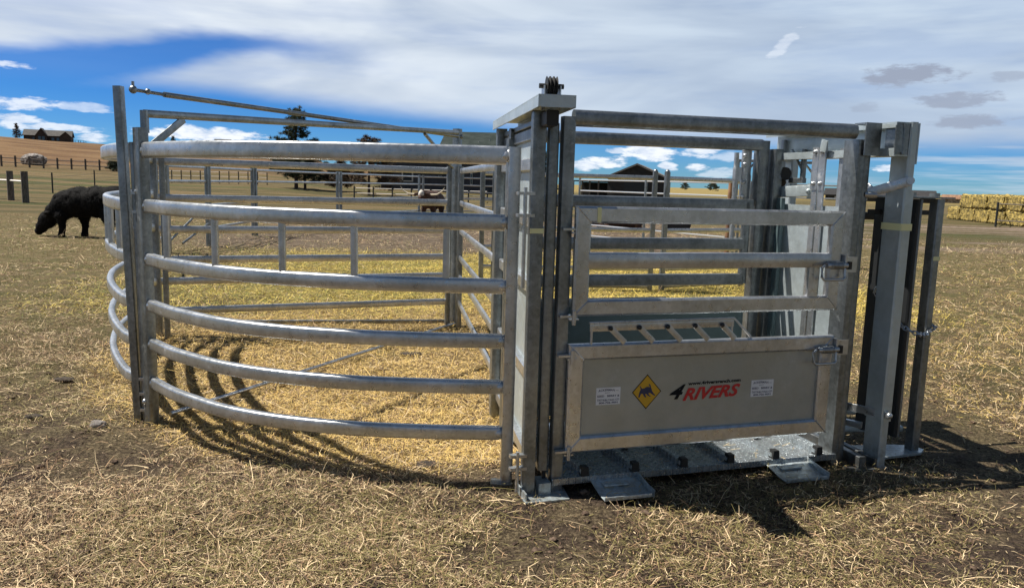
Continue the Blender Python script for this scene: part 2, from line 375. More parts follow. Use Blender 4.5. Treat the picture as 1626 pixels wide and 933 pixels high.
# ------------------------------------------------------------------ the round crowding tub, near curved panel
FR = [(-2.34, 4.915), (-2.12, 4.69), (-1.95, 4.55), (-1.70, 4.37), (-1.46, 4.25), (-1.26, 4.18), (-1.08, 4.135), (-.85, 4.098), (-.62, 4.083), (-.35, 4.078), (-.05, 4.09)]
t = thing('curved_panel', 'curved six-rail galvanised tub panel nearest the camera, left of the chute', 'livestock panel', (0, 0, 0))
path = arc_path(FR, 50)
for i, z in enumerate(RZ):
    b = MB(); b.sweep([(p.x, p.y, z) for p in path], .05, (.098, .088, .082, .08, .078, .078)[i], .017, seg=3)
    # weld beads at both ends
    for e in (path[0], path[-1]): b.ball((e.x, e.y, z), .033, sq=(1, 1, 1.1), n=6)
    b.build('rail', M['tube'], t)
for q in (-2.135, -1.716, -1.275, -.85):
    p = min(path, key=lambda v: abs(v.x - q))
    b = MB(); b.sweep([(p.x, p.y, RZ[2] + .03), (p.x, p.y, RZ[1] - .03)], .036, .036, .008, up=(0, 1, 0), seg=2); b.build('upright', M['tube'], t)
b = MB(); b.sweep([(-.355, 4.078, RZ[2] + .03), (-.355, 4.078, RZ[1] - .03)], .036, .036, .008, up=(0, 1, 0), seg=2); b.build('upright', M['tube'], t)
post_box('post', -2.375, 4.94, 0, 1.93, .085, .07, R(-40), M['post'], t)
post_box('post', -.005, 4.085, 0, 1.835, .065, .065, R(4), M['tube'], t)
b = MB(); b.box(-.09, .03, 4.03, 4.12, 0, .012); b.build('foot_plate', M['post'], t)

# rear curved panel of the tub
LP = [(-2.50, 5.02), (-2.64, 5.16), (-2.85, 5.46), (-3.06, 5.80), (-3.22, 6.10), (-3.40, 6.50), (-3.56, 6.98), (-3.66, 7.40), (-3.66, 7.80)]
t = thing('curved_panel', 'curved tub panel bending away behind the tall post, nearest the black cow', 'livestock panel')
path = arc_path(LP, 60)
for i, z in enumerate(RZ):
    b = MB(); b.sweep([(p.x, p.y, z) for p in path], .05, (.098, .088, .082, .08, .078, .078)[i], .017, seg=3); b.build('rail', M['tube'], t)
for f in (.16, .30, .44, .58, .72, .86):
    p = path[int(f * (len(path) - 1))]
    b = MB(); b.sweep([(p.x, p.y, RZ[2] + .03), (p.x, p.y, RZ[1] - .03)], .036, .036, .008, up=(0, 1, 0), seg=2); b.build('upright', M['tube'], t)
post_box('post', -3.655, 7.84, 0, 1.86, .075, .075, R(15), M['post'], t)

# overhead bow frame joining the tall post and the centre post
t = thing('overhead_frame', 'overhead bow frame with tall post, thin tie rod and long top bar', 'frame')
b = MB(); b.sweep([(-2.475, 4.975, 0), (-2.52, 4.975, 2.185)], .052, .06, .008, up=(0, 1, 0), seg=2)
b.sweep([(-2.428, 4.965, 0), (-2.442, 4.965, 1.84)], .03, .03, .006, up=(0, 1, 0), seg=1); b.build('tall_post', M['post'], t)
b = MB(); b.rod([(-2.43, 4.95, 2.165), (-2.36, 5.1, 2.162), (-2.32, 5.17, 2.16)], .011); b.ball((-2.42, 4.96, 2.165), .026, n=5)
b.rod([(-2.42, 4.96, 2.14), (-2.42, 4.96, 2.215)], .009); b.ball((-2.37, 5.05, 2.163), .02, n=5)
b.rod([(-2.32, 5.17, 2.16), (-.66, 8.78, 2.15)], .018); b.ball((-.63, 8.83, 2.15), .03, n=5); b.build('tie_rod', M['post'], t)
b = MB(); b.sweep([(-2.36, 4.97, 1.9), (-2.36, 4.97, 2.04)], .045, .045, .01, up=(0, 1, 0), seg=2)
b.sweep([(-2.36, 4.97, 2.02), (-.66, 8.76, 2.19)], .045, .05, .016, seg=2); b.build('top_bar', M['post'], t)
b = MB(); b.sweep([(-2.335, 5.02, 1.83), (-2.23, 5.25, 2.01)], .012, .05, .004); b.build('brace', M['post'], t); b = MB(); b.sweep([(-.95, 8.1, 2.13), (-.70, 8.68, 1.80)], .03, .03, .008); b.build('brace', M['post'], t)
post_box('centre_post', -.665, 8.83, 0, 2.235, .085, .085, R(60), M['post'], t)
b = MB(); b.rod([(-2.3, 5.05, .035), (-1.5, 6.78, .045), (-.66, 8.72, .03)], .014); b.build('ground_rod', M['tube'], t)
b = MB(); b.sweep([(-3.6, 8.35, .03), (-.72, 8.86, .03)], .03, .045, .01); b.build('ground_bar', M['post'], t)
# hinge pin and lugs between tall post and panel post
b = MB()
for z in (1.52, 1.40, .30, .20, .09):
    b = MB(); b.box(-2.45, -2.38, 4.93, 4.99, z - .009, z + .009); b.build('hinge_lug', M['bolt'], t)
b = MB(); b.rod([(-2.412, 4.945, 1.62), (-2.412, 4.945, 1.12)], .008); b.ball((-2.412, 4.945, 1.53), .022, n=5); b.build('hinge_pin', M['bolt'], t)
b = MB(); b.rod([(-2.412, 4.935, .33), (-2.412, 4.935, .02)], .008); b.ball((-2.412, 4.935, .15), .022, n=5); b.build('hinge_pin', M['bolt'], t)

# straight rail panels
def straight(name, label, A, B, zs, th=.05, posts=((0, 1), (1, 1)), pw=.06, ptop=.06, m='tube', pm='post', h=.07, cat='livestock panel', extra=None, group=None, cap=False, z0=0):
    L = math.hypot(B[0] - A[0], B[1] - A[1]); rz = math.atan2(B[1] - A[1], B[0] - A[0])
    t = thing(name, label, cat, (A[0], A[1], Hh(*A)), rz, group)
    for z in zs:
        b = MB(); b.sweep([(0, 0, z), (L, 0, z)], th * .6, h, None, seg=2); b.build('rail', M[m], t)
    for f, _ in posts:
        b = MB(); b.sweep([(L * f, 0, z0), (L * f, 0, max(zs) + ptop)], pw, pw, pw * .2, up=(0, 1, 0), seg=2)
        if cap: b.ball((L * f, 0, max(zs) + ptop), pw * .55, n=5)
        b.build('post', M[pm], t)
    if extra: extra(t, L)
    return t
GZ = [1.765, 1.41, 1.10, .80, .585, .285]
straight('sweep_gate', 'straight six-rail sweep gate across the back of the tub, hung on the centre post', (-.74, 8.72), (-3.50, 7.58), GZ, .06, ((0, 1), (.985, 1)), .055, .05, h=.072, cat='gate')
straight('livestock_panel', 'six-rail panel running from the tub centre post to the chute entrance', (-.115, 5.44), (-.60, 8.62), GZ, .05, ((0, 1), (1, 1)), .06, .05, h=.06)
t = thing('hinge_leg', 'short upright tube foot with hinge lugs beside the far chute entrance post', 'tube', (-.10, 5.36, 0))
b = MB(); b.rod([(-.01, -.03, 0), (-.01, -.03, .16)], .03); b.build('foot_tube', M['tube'], t)
b = MB()
for z in (1.62, 1.50, 1.38): b.box(.0, .16, -.02, .03, z - .01, z + .01)
b.rod([(.05, -.02, 1.66), (.05, -.02, 1.1)], .009); b.build('hinge_lug', M['tube'], t)

# ------------------------------------------------------------------ squeeze chute (local axes: x along it, y away from the camera)
CH = thing('squeeze_chute', 'galvanised cattle squeeze chute with decal side gate, pulley cap and head gate', 'cattle chute', (.25, 3.98, 0), R(17))
def P(name, b, m='post', par=None): return b.build(name, M[m] if isinstance(m, str) else m, par or CH)
NE = Vector((-.145, 0, 0)); FE = Vector((.06, 1.40, 0)); ED = (FE - NE).normalized(); EN = Vector((ED.y, -ED.x, 0))
def E(a, b_, z): q = NE + ED * a + EN * b_; return (q.x, q.y, z)
def ebox(b, a0, a1, n0, n1, z0, z1, k=0):  # box in the skewed entry frame
    q0 = E(a0, (n0 + n1) / 2, (z0 + z1) / 2); q1 = E(a1, (n0 + n1) / 2, (z0 + z1) / 2)
    return b.sweep([q0, q1], abs(n1 - n0), abs(z1 - z0), min(abs(n1 - n0), abs(z1 - z0)) * .12, k, seg=1)
def epost(b, a, n_, z0, z1, w, d_): return b.sweep([E(a, n_, z0), E(a, n_, z1)], w, d_, min(w, d_) * .14, up=tuple(ED), seg=2)
# entry frame
b = MB(); 
for (a, n_, z1, nm) in ((0, 0, 2.01, 'entry_post'), (1.40, 0, 2.01, 'entry_post')):
    b = MB()
    b.sweep([E(a, n_, .012), E(a, n_, z1)], .07, .07, .01, up=tuple(ED), seg=2); P(nm, b)
b = MB(); b.sweep([E(.05, .085, .12), E(.05, .085, 1.955)], .055, .06, .01, up=tuple(ED), seg=2); P('entry_post', b)
b = MB(); b.sweep([(.012, 0, .012), (.012, 0, 1.99)], .068, .06, .01, up=(0, 1, 0), seg=2); P('hinge_post', b)
b = MB(); b.sweep([(-.048, .02, .012), (-.048, .02, 1.97)], .02, .02, .003, up=(0, 1, 0), seg=1); P('gate_track', b, 'dark')
b = MB()  # cap channel: top plate with downturned sides
ebox(b, -.27, 1.46, -.055, .125, 2.055, 2.063); ebox(b, -.27, 1.46, -.055, -.048, 2.005, 2.055); ebox(b, -.27, 1.46, .118, .125, 2.005, 2.055); ebox(b, -.27, -.263, -.048, .118, 2.005, 2.055)
P('cap_channel', b, 'sheet')
b = MB(); ebox(b, .04, 1.36, .01, .05, 1.88, 1.945); ebox(b, .04, 1.36, .01, .05, 1.955, 1.985); P('header_bar', b, 'post')
# pulley on the cap
b = MB()
for n_ in (-.008, .068): b.sweep([E(-.14, n_, 2.0), E(-.14, n_, 2.115)], .008, .075, .003, up=tuple(ED), seg=1)
P('pulley_bracket', b, 'bolt')
b = MB()
for n_ in (.012, .03, .048):
    c0 = Vector(E(-.14, n_, 2.115)); ax = EN
    vs = []; 
    for k in range(20):
        a = 2 * math.pi * k / 20
        for dn, rr in ((-.007, .047), (0, .036), (.007, .047)): vs.append(c0 + ax * dn + (ED * math.cos(a) + Vector((0, 0, 1)) * math.sin(a)) * rr)
    fs = []
    for k in range(20):
        q = k * 3; r_ = ((k + 1) % 20) * 3; fs += [(q, q + 1, r_ + 1, r_), (q + 1, q + 2, r_ + 2, r_ + 1)]
    fs += [tuple(3 * k for k in range(20)), tuple(3 * k + 2 for k in range(20))[::-1]]
    b.add(vs, fs)
b.rod([E(-.14, -.03, 2.115), E(-.14, .09, 2.115)], .012)
ebox(b, -.2, -.06, .0, .06, 1.925, 2.0)
P('pulley_wheel', b, 'rubber')
b = MB(); b.sweep([E(-.0365, 0, 1.40), E(-.0365, 0, 1.425)], .072, .002, .0005, up=tuple(ED), seg=1); P('marker_tape', b, 'tag')
# sliding entry gate
b = MB(); ebox(b, .03, 1.38, .028, .034, .16, 1.88); P('entry_gate_sheet', b, 'sheet')
b = MB()
for z in (.17, .62, 1.10, 1.45, 1.75): ebox(b, .08, 1.34, -.005, .05, z - .035, z + .035)
ebox(b, .09, .13, -.004, .049, .17, 1.75)
for a in (.35, .75, 1.0): eb = b.sweep([E(a, .06, 1.75), E(a, .06, 1.93)], .05, .008, .002, up=tuple(ED), seg=1)
P('entry_gate_frame', b, 'tube')
b = MB(); b.sweep([(-.175, -.02, .006), (-.175, -.02, .006)], .01, .01) if 0 else None
b = MB(); b.prism([(-.20, -.14), (.045, -.14), (.075, .06), (-.19, .06)], 2, .002, .012); b.box(-.195, -.185, -.12, .06, .012, .05); b.box(-.10, -.03, -.06, .05, .013, .075)
for x in (-.16, -.12, .02): b.box(x - .012, x + .012, -.12, -.10, .0125, .0145)
P('base_plate', b, 'sheet')
# hinge between tub panel post and chute
b = MB()
for z in (1.60, 1.49, .225, .155): b = MB(); b.box(-.255, -.16, -.035, .0, z - .008, z + .008); P('hinge_lug', b, 'tube')
b = MB(); b.rod([(-.215, -.03, 1.63), (-.215, -.03, 1.12)], .010); P('hinge_pin', b, 'tube')
b = MB(); b.rod([(-.215, -.03, .25), (-.215, -.03, .03)], .010); P('hinge_pin', b, 'tube')
# top rails
b = MB(); b.sweep([(.04, 0, 1.985), (1.765, 0, 1.995)], .06, .085, .028, seg=4); P('top_rail', b, 'post')
b = MB(); b.sweep([(-.02, .93, 1.945), (1.79, .93, 1.955)], .055, .08, .026, seg=4); P('top_rail', b, 'post')
# near side gates
def mitre_frame(b, x0, x1, z0, z1, y, w, h):
    # four mitred tubes with a weld bead along each mitre
    h = w / 2; c = .011
    prof = [(-h, .022 - c), (-h + c, .022), (h - c, .022), (h, .022 - c), (h, -.022 + c), (h - c, -.022), (-h + c, -.022), (-h, -.022 + c)]
    for (ax, az_, bx_, bz_, ox, oz) in ((x0, z1, x1, z1, 0, 1), (x1, z1, x1, z0, 1, 0), (x1, z0, x0, z0, 0, -1), (x0, z0, x0, z1, -1, 0)):
        A = Vector((ax, 0, az_)); B = Vector((bx_, 0, bz_)); dv = (B - A).normalized(); vs = []
        for P0_, sg in ((A, -1), (B, 1)):
            for u, q in prof: vs.append(P0_ + Vector((ox, 0, oz)) * u + dv * (sg * u) + Vector((0, y - q, 0)))
        m_ = len(prof); b.add(vs, [(i, (i + 1) % m_, (i + 1) % m_ + m_, i + m_) for i in range(m_)] + [tuple(range(m_)), tuple(range(m_, 2 * m_))])
    for X, Z, dx_, dz_ in ((x0, z1, -1, 1), (x1, z1, 1, 1), (x1, z0, 1, -1), (x0, z0, -1, -1)):
        b.rod([(X - dx_ * h * .9, y - .022, Z - dz_ * h * .9), (X + dx_ * h * .9, y - .022, Z + dz_ * h * .9)], .0035, seg=1)
UY = -.045
b = MB(); mitre_frame(b, .095, 1.655, 1.015, 1.500, UY, .086, 0)
b.sweep([(.12, UY, 1.262), (1.64, UY, 1.262)], .043, .084, .012, seg=2); b.sweep([(1.52, UY - .001, 1.03), (1.52, UY - .001, 1.25)], .07, .03, .006, up=(0, 1, 0), seg=2)
upper = P('upper_side_gate', b, 'tube')
b = MB(); mitre_frame(b, .085, 1.652, .275, .780, UY, .086, 0); lower = P('lower_side_gate', b, 'tube')
b = MB(); b.box(.10, 1.64, UY + .004, UY + .008, .29, .77); sheet = b.build('side_sheet', M['panelsheet'], lower)
# gentle oil-canning of the sheet
bm = bmesh.new(); bm.from_mesh(sheet.data); bm.free()
def hinge(par, z):
    b = MB(); b.box(-.02, .075, UY - .03, UY + .005, z - .006, z + .006); b.box(.03, .085, UY - .03, UY, z - .022, z - .014)
    b.rod([(.055, UY - .03, z - .045), (.055, UY - .03, z + .03)], .011); b.build('hinge', M['tube'], par)
for z in (1.425, .975): hinge(upper, z)
for z in (.765, .245): hinge(lower, z)
def latch(par, x, z):
    b = MB(); y = UY - .045
    b.rod([(x - .09, y, z), (x + .05, y, z)], .017); 
    for k in range(9): b.rod([(x - .06 + k * .009, y, z), (x - .056 + k * .009, y, z)], .023)
    pts = [(x - .10, y, z + .0), (x - .125, y - .01, z - .01), (x - .125, y - .015, z - .065), (x - .11, y - .015, z - .08), (x + .02, y - .015, z - .08), (x + .035, y - .01, z - .065), (x + .035, y, z - .01)]
    b.rod(pts, .0085); b.build('latch_handle', M['bolt'], par)
    b = MB(); b.box(x + .052, x + .078, y - .014, y + .02, z - .022, z + .022); b.build('latch_knob', M['rubber'], par)
    b = MB(); b.box(x + .08, x + .16, UY - .002, UY + .006, z - .045, z + .045); b.box(x + .035, x + .052, y - .004, UY, z + .0, z + .06); b.build('latch_plate', M['tube'], par)
latch(upper, 1.665, 1.235); latch(lower, 1.655, .745)
# rack of swinging straps on the lower gate
b = MB(); b.sweep([(.155, UY - .01, .91), (1.02, UY - .01, .915)], .006, .045, .002); b.rod([(.15, UY - .012, .935), (1.02, UY - .012, .94), (1.14, UY, .83)], .007)
for x in (.165, 1.01): b.rod([(x, UY - .01, .92), (x, UY - .01, .80)], .007)
rack = b.build('strap_rack', M['tube'], lower)
for k in range(5):
    x = .27 + k * .168
    b = MB(); b.sweep([(x, UY - .018, .905), (x + .085, UY - .022, .825)], .005, .032, .002, up=(0, 0, 1)); b.build('strap', M['tube'], lower)
    b = MB(); b.ball((x, UY - .022, .905), .014, sq=(1, .7, 1), n=5); b.build('bolt', M['dark'], lower)
# marker tape
b = MB(); b.box(.165, .187, UY - .0255, UY - .0225, 1.462, 1.538); b.build('marker_tape', M['tag'], upper)
# decals -----------------------------------------------------------
FONT = None
def text(body, x, z, hgt, width, y, m, par, shear=0, bold=.0, rise=0., arc=0.):
    c = bpy.data.curves.new('lettering', 'FONT'); c.body = body; c.size = 1; c.shear = shear; c.offset = bold; c.extrude = .0; c.resolution_u = 3
    o = bpy.data.objects.new('lettering', c); COL.objects.link(o); dg = bpy.context.evaluated_depsgraph_get()
    me = bpy.data.meshes.new_from_object(o.evaluated_get(dg)); bpy.data.objects.remove(o)
    v = np.array([q.co[:] for q in me.vertices]); mn_, mx = v.min(0), v.max(0)
    for q in me.vertices:
        u = (q.co.x - mn_[0]) / (mx[0] - mn_[0]); h = (q.co.y - mn_[1]) / (mx[1] - mn_[1])
        q.co = (x + u * width, y, z + h * hgt + rise * u + arc * (1 - (2 * u - 1) ** 2))
    me.materials.append(m); r = bpy.data.objects.new('lettering', me); COL.objects.link(r); r.parent = par; r['label'] = 'printed lettering reading ' + body; return r
SY = UY + .004
def sticker(x, z, wd, ht):
    b = MB(); b.box(x, x + wd, SY - .0012, SY - .0004, z, z + ht, bev=.0001); st = b.build('dealer_sticker', M['white'], lower, smooth=False)
    st['label'] = 'small white dealer sticker with dark blue lettering'
    y = SY - .0016
    text('ACKERMAN', x + .012, z + ht * .76, ht * .13, wd * .68, y, M['navy'], lower, bold=.02, arc=ht * .04)
    text('Inc', x + wd * .82, z + ht * .78, ht * .07, wd * .1, y, M['navy'], lower)
    text('DIST', x + wd * .36, z + ht * .66, ht * .06, wd * .2, y, M['navy'], lower)
    text('SEED   BERRY &', x + .006, z + ht * .45, ht * .12, wd * .92, y, M['navy'], lower, bold=.025)
    text('DISTRIBUTING CO', x + .008, z + ht * .24, ht * .11, wd * .9, y, M['navy'], lower, bold=.02, arc=-ht * .03)
    text('800-726-9091', x + .018, z + ht * .06, ht * .11, wd * .78, y, M['navy'], lower, bold=.03)
sticker(.213, .482, .142, .095); sticker(1.172, .475, .148, .098)
b = MB(); cx, cz, rr = .512, .541, .098
b.prism([(cx - rr * .9, cz), (cx, cz - rr), (cx + rr * .9, cz), (cx, cz + rr)], 1, SY - .0012, SY - .0004); b.build('diamond_sticker', M['ink'], lower, smooth=False)
b = MB(); rr = .091
b.prism([(cx - rr * .9, cz), (cx, cz - rr), (cx + rr * .9, cz), (cx, cz + rr)], 1, SY - .0018, SY - .0013); b.build('diamond_face', M['yellow'], lower, smooth=False)
bull = [(-.050, -.030), (-.044, .000), (-.038, .014), (-.040, .026), (-.046, .034), (-.042, .038), (-.035, .028), (-.030, .020), (-.016, .022), (-.004, .029), (.008, .030), (.016, .026), (.014, .036), (.008, .044), (.014, .046), (.021, .038), (.023, .028), (.028, .018), (.032, .004), (.040, -.008), (.052, -.022), (.048, -.026), (.030, -.014), (.018, -.006), (.010, -.010), (.016, -.020), (.026, -.026), (.020, -.030), (.006, -.022), (-.002, -.012), (-.010, -.014), (-.004, -.024), (-.002, -.032), (-.010, -.032), (-.018, -.022), (-.024, -.010), (-.034, -.010), (-.042, -.032)]
b = MB(); b.prism([(cx + u * 1.0, cz + v * .95) for u, v in bull], 1, SY - .0026, SY - .0019); b.build('bull_emblem', M['navy'], lower, smooth=False)
text('4', .652, .488, .084, .098, SY - .0016, M['ink'], lower, shear=.42, bold=.022)
text('RIVERS', .735, .476, .072, .365, SY - .0022, M['red'], lower, shear=.38, bold=.035, rise=.012)
text('www.4riversranch.com', .765, .564, .020, .335, SY - .0016, M['ink'], lower, bold=.035, rise=.006)
# floor
b = MB(); b.box(-.02, 1.80, -.035, .90, .055, .085); b.box(-.02, 1.80, -.045, -.035, .052, .087)
fl_ = P('tread_floor', b, 'tread')
b = MB()
for k in range(6):
    x = .17 + k * .302
    b.box(x - .022, x - .016, -.03, .88, .085, .115); b.box(x - .022, x + .022, -.03, .88, .1151, .121)
b.build('cleat', M['tread'], fl_)
for k in range(6):
    x = .17 + k * .302
    b = MB(); b.prism([(x - .023, .0875), (x + .023, .0875), (x + .018, .138), (x - .018, .138)], 1, -.043, -.0); b.build('rubber_block', M['rubber'], fl_)
for k in (1, 4):
    x = .17 + k * .302 + .1
    b = MB(); b.prism([(x - .015, .085), (x + .015, .085), (x + .012, .13), (x - .012, .13)], 1, .3, .34); b.build('rubber_block', M['rubber'], fl_)
for x in (.19, 1.30):
    b = MB(); vs = []; b.sweep([(x + .15, -.046, .06), (x + .15, -.18, .030), (x + .15, -.24, .028)], .28, .006, .002, up=(0, 0, 1))
    b.sweep([(x + .292, -.046, .064), (x + .292, -.18, .045), (x + .30, -.235, .036)], .006, .045, .002); b.sweep([(x + .01, -.243, .035), (x + .28, -.243, .035)], .006, .022, .002)
    b.sweep([(x + .06, -.10, .055), (x + .20, -.10, .055)], .05, .01, .003)
    P('step_plate', b, 'sheet')
# near and far right posts
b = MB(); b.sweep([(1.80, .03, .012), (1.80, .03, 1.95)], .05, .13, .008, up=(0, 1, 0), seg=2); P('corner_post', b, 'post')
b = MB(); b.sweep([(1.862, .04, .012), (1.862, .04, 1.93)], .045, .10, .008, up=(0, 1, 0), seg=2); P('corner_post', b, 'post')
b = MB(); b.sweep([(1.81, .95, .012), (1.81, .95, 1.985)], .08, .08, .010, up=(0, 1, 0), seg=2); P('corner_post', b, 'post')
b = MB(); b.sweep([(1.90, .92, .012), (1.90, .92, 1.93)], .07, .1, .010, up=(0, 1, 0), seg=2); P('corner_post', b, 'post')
# far side gate and sheet
b = MB(); FY = .92
for z, x1 in ((1.545, 1.74), (1.275, 1.70), (1.03, 1.70)): b.sweep([(.05, FY, z), (x1, FY, z)], .043, .078, .012, seg=2)
b.sweep([(1.70, FY, 1.0), (1.70, FY, 1.56)], .06, .043, .018, up=(0, 1, 0), seg=3); b.sweep([(.04, FY, .3), (.04, FY, 1.57)], .06, .043, .018, up=(0, 1, 0), seg=3)
P('far_side_gate', b, 'post')
b = MB(); b.sweep([(.05, FY - .03, .89), (1.10, FY - .03, .89)], .03, .055, .01); P('far_side_bar', b, 'post')
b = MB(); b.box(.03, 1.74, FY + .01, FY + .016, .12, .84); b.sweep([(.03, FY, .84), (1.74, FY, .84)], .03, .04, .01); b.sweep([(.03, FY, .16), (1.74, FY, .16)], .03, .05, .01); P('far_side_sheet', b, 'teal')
b = MB(); b.sweep([(.0, .93, .012), (.0, .93, 1.92)], .07, .06, .01, up=(0, 1, 0), seg=2); P('far_hinge_post', b, 'post')
# head gate -------------------------------------------------------
b = MB()
for y0, y1, in ((.10, .435), (.50, .82)):
    d_ = MB(); d_.box(1.93, 1.938, y0, y1, .14, 1.56); d_.box(1.94, 1.965, y0, y0 + .02, .14, 1.56); dr = P('head_gate_door', d_, 'sheet')
for y in (.435, .50):
    d_ = MB(); d_.sweep([(1.915, y, .14), (1.915, y, 1.955 if y < .45 else 1.93)], .012, .05, .003, up=(0, 1, 0), seg=1)
    d_.sweep([(1.905, y, 1.66), (1.905, y, 1.93)], .008, .062, .003, up=(0, 1, 0), seg=1)
    for z in (1.90, 1.70): d_.ball((1.897, y, z), .014, n=5)
    P('door_bar', d_, 'tube')
b = MB(); b.sweep([(1.89, .42, 1.90), (1.885, .40, 1.97)], .008, .06, .003, up=(0, 1, 0)); P('lift_link', b, 'sheet')
b = MB(); b.box(2.022, 2.030, -.14, 1.08, 1.86, 2.05); b.box(1.925, 2.022, -.14, 1.08, 2.040, 2.05); b.box(1.925, 2.022, -.14, 1.08, 1.86, 1.87); b.box(1.925, 1.932, -.14, 1.08, 1.87, 1.905); b.box(1.925, 1.932, -.14, 1.08, 2.018, 2.04)
P('head_gate_beam', b, 'sheet')
b = MB(); b.box(1.905, 1.912, .805, .915, .10, 1.60); b.sweep([(1.90, .80, .1), (1.90, .80, 1.6)], .03, .02, .004, up=(0, 1, 0)); P('dark_fill_plate', b, 'teal')  # plate added to fill the dark region of shaded posts beside the doors
b = MB(); b.box(1.79, 1.90, -.06, -.05, 1.86, 2.045); b.box(1.79, 1.90, -.05, .04, 2.035, 2.045); b.box(1.92, 1.975, -.15, -.142, 1.87, 2.045); b.sweep([(1.93, -.155, 2.03), (1.935, -.155, 1.88)], .05, .008, .003, up=(0, 1, 0)); b.box(1.96, 2.0, -.16, -.02, 1.87, 2.04)
P('corner_gusset', b, 'post')
b = MB(); b.sweep([(2.065, -.06, .012), (2.065, -.06, 2.055)], .055, .14, .008, up=(0, 1, 0), seg=1); b.box(2.094, 2.108, -.125, -.02, 1.82, 2.05); P('head_gate_post', b, 'sheet')
b = MB(); b.sweep([(2.065, -.06, .3), (2.065, -.06, 1.665)], .072, .152, .008, up=(0, 1, 0), seg=1); P('post_sleeve', b, 'sheet')
b = MB(); b.sweep([(2.09, 1.02, .012), (2.09, 1.02, 2.055)], .06, .15, .008, up=(0, 1, 0), seg=1); P('head_gate_post', b, 'sheet')
b = MB(); b.box(2.027, 2.103, -.139, -.1375, 1.44, 1.48); b.box(2.0265, 2.028, -.138, .018, 1.44, 1.48); P('marker_tape', b, 'tag')
b = MB(); b.sweep([(1.88, .0, 1.645), (2.045, -.15, 1.725)], .010, .055, .003); b.rod([(2.035, -.165, 1.725), (2.06, -.13, 1.725)], .022, seg=3); b.rod([(1.87, .0, 1.64), (1.93, -.03, 1.64)], .02); P('link_arm', b, 'tube')
b = MB(); b.sweep([(1.96, .30, 1.80), (1.96, .04, 1.66)], .01, .05, .003); b.sweep([(1.97, .30, 1.52), (1.97, .30, 1.92)], .05, .07, .01, up=(0, 1, 0)); P('link_arm', b, 'tube')
b = MB(); b.sweep([(1.955, 1.0, 1.635), (1.955, .55, 1.655)], .04, .075, .006); b.box(1.95, 1.96, .48, .62, 1.60, 1.70); b.ball((1.93, .58, 1.65), .018, n=5); P('door_slide_bar', b, 'sheet')
b = MB(); b.rod([(1.96, .93, 1.765), (1.96, .87, 1.765)], .045); b.rod([(1.96, .94, 1.72), (1.96, .90, 1.70)], .03); P('latch_roller', b, 'rubber')
b = MB(); b.sweep([(2.0, .97, 1.75), (2.0, .97, 2.0)], .03, .03, .005, up=(0, 1, 0)); b.sweep([(2.0, .87, 1.72), (2.0, .72, 1.72)], .03, .035, .005); b.sweep([(2.0, .74, 1.72), (2.0, .74, 1.93)], .03, .03, .006, up=(0, 1, 0)); b.rod([(2.0, .87, 1.93), (2.0, .76, 1.80)], .008); P('latch_bracket', b, 'post')
# latch assembly hanging outside the far post
b = MB(); b.sweep([(1.72, .99, 1.55), (1.72, .99, 1.93)], .07, .03, .01, up=(0, 1, 0)); b.sweep([(1.64, .99, 1.30), (1.64, .99, 1.90)], .03, .03, .01, up=(0, 1, 0)); b.box(1.62, 1.67, .96, 1.0, 1.72, 1.80)
for z in (1.6, 1.7, 1.82, 1.88): b.ball((1.69, .965, z), .018, n=5)
P('side_latch', b, 'tube')
# bottom frame of the head gate
b = MB(); b.box(1.84, 2.10, -.15, 1.08, .004, .014); b.sweep([(1.93, -.12, .05), (1.93, 1.05, .05)], .05, .07, .006); b.sweep([(2.04, -.12, .04), (2.04, 1.05, .04)], .04, .05, .006); P('sill', b, 'post')
b = MB(); b.sweep([(1.92, .28, .32), (2.06, -.155, .345)], .01, .05, .003); b.sweep([(1.93, .35, .20), (2.1, .1, .20)], .03, .04, .005); b.ball((2.05, -.165, .345), .02, n=5); P('lower_link', b, 'tube')
# neck-access wing folded beyond the head gate
def slab(x, y, w, d_, z0, z1, m='post', nm='wing_bar', lean=0):
    b = MB(); b.sweep([(x, y, z0), (x + lean, y, z1)], w, d_, .008, up=(0, 1, 0), seg=1); P(nm, b, m)
slab(1.935, .12, .03, .06, .06, 1.60, 'dark')
slab(2.235, .26, .03, .085, .12, 1.62, 'dark'); slab(2.265, .24, .02, .03, .12, 1.62)
slab(2.335, .10, .03, .085, .12, 1.62, 'dark'); slab(2.365, .08, .02, .03, .12, 1.62)
slab(2.46, .05, .055, .075, .03, 1.625)
b = MB(); b.box(2.218, 2.2195, .225, .295, .95, 1.12); b.build('light_patch', M['sheet'], CH) if 0 else None
b = MB(); b.box(2.10, 2.55, .0, .34, 1.627, 1.637); b.box(2.2, 2.3, .05, .1, 1.638, 1.66); b.box(2.42, 2.46, .03, .08, 1.638, 1.66); P('wing_plate', b, 'post')
b = MB(); b.prism([(2.10, -.04), (2.47, -.02), (2.54, .03), (2.52, .10), (2.42, .15), (2.12, .2)], 2, .02, .034); b.sweep([(2.0, .5, .2), (2.56, .42, .16)], .04, .05, .01); b.sweep([(2.02, .3, .12), (2.56, .25, .1)], .04, .04, .01); P('wing_foot', b, 'sheet')
b = MB(); b.box(2.434, 2.486, .0095, .0115, 1.25, 1.275); P('marker_tape', b, 'tag')
b = MB(); b.box(2.13, 2.60, .24, .26, 1.52, 1.55); b.sweep([(2.15, .5, 1.5), (2.6, .46, 1.5)], .03, .05, .01); P('wing_rail', b, 'dark')

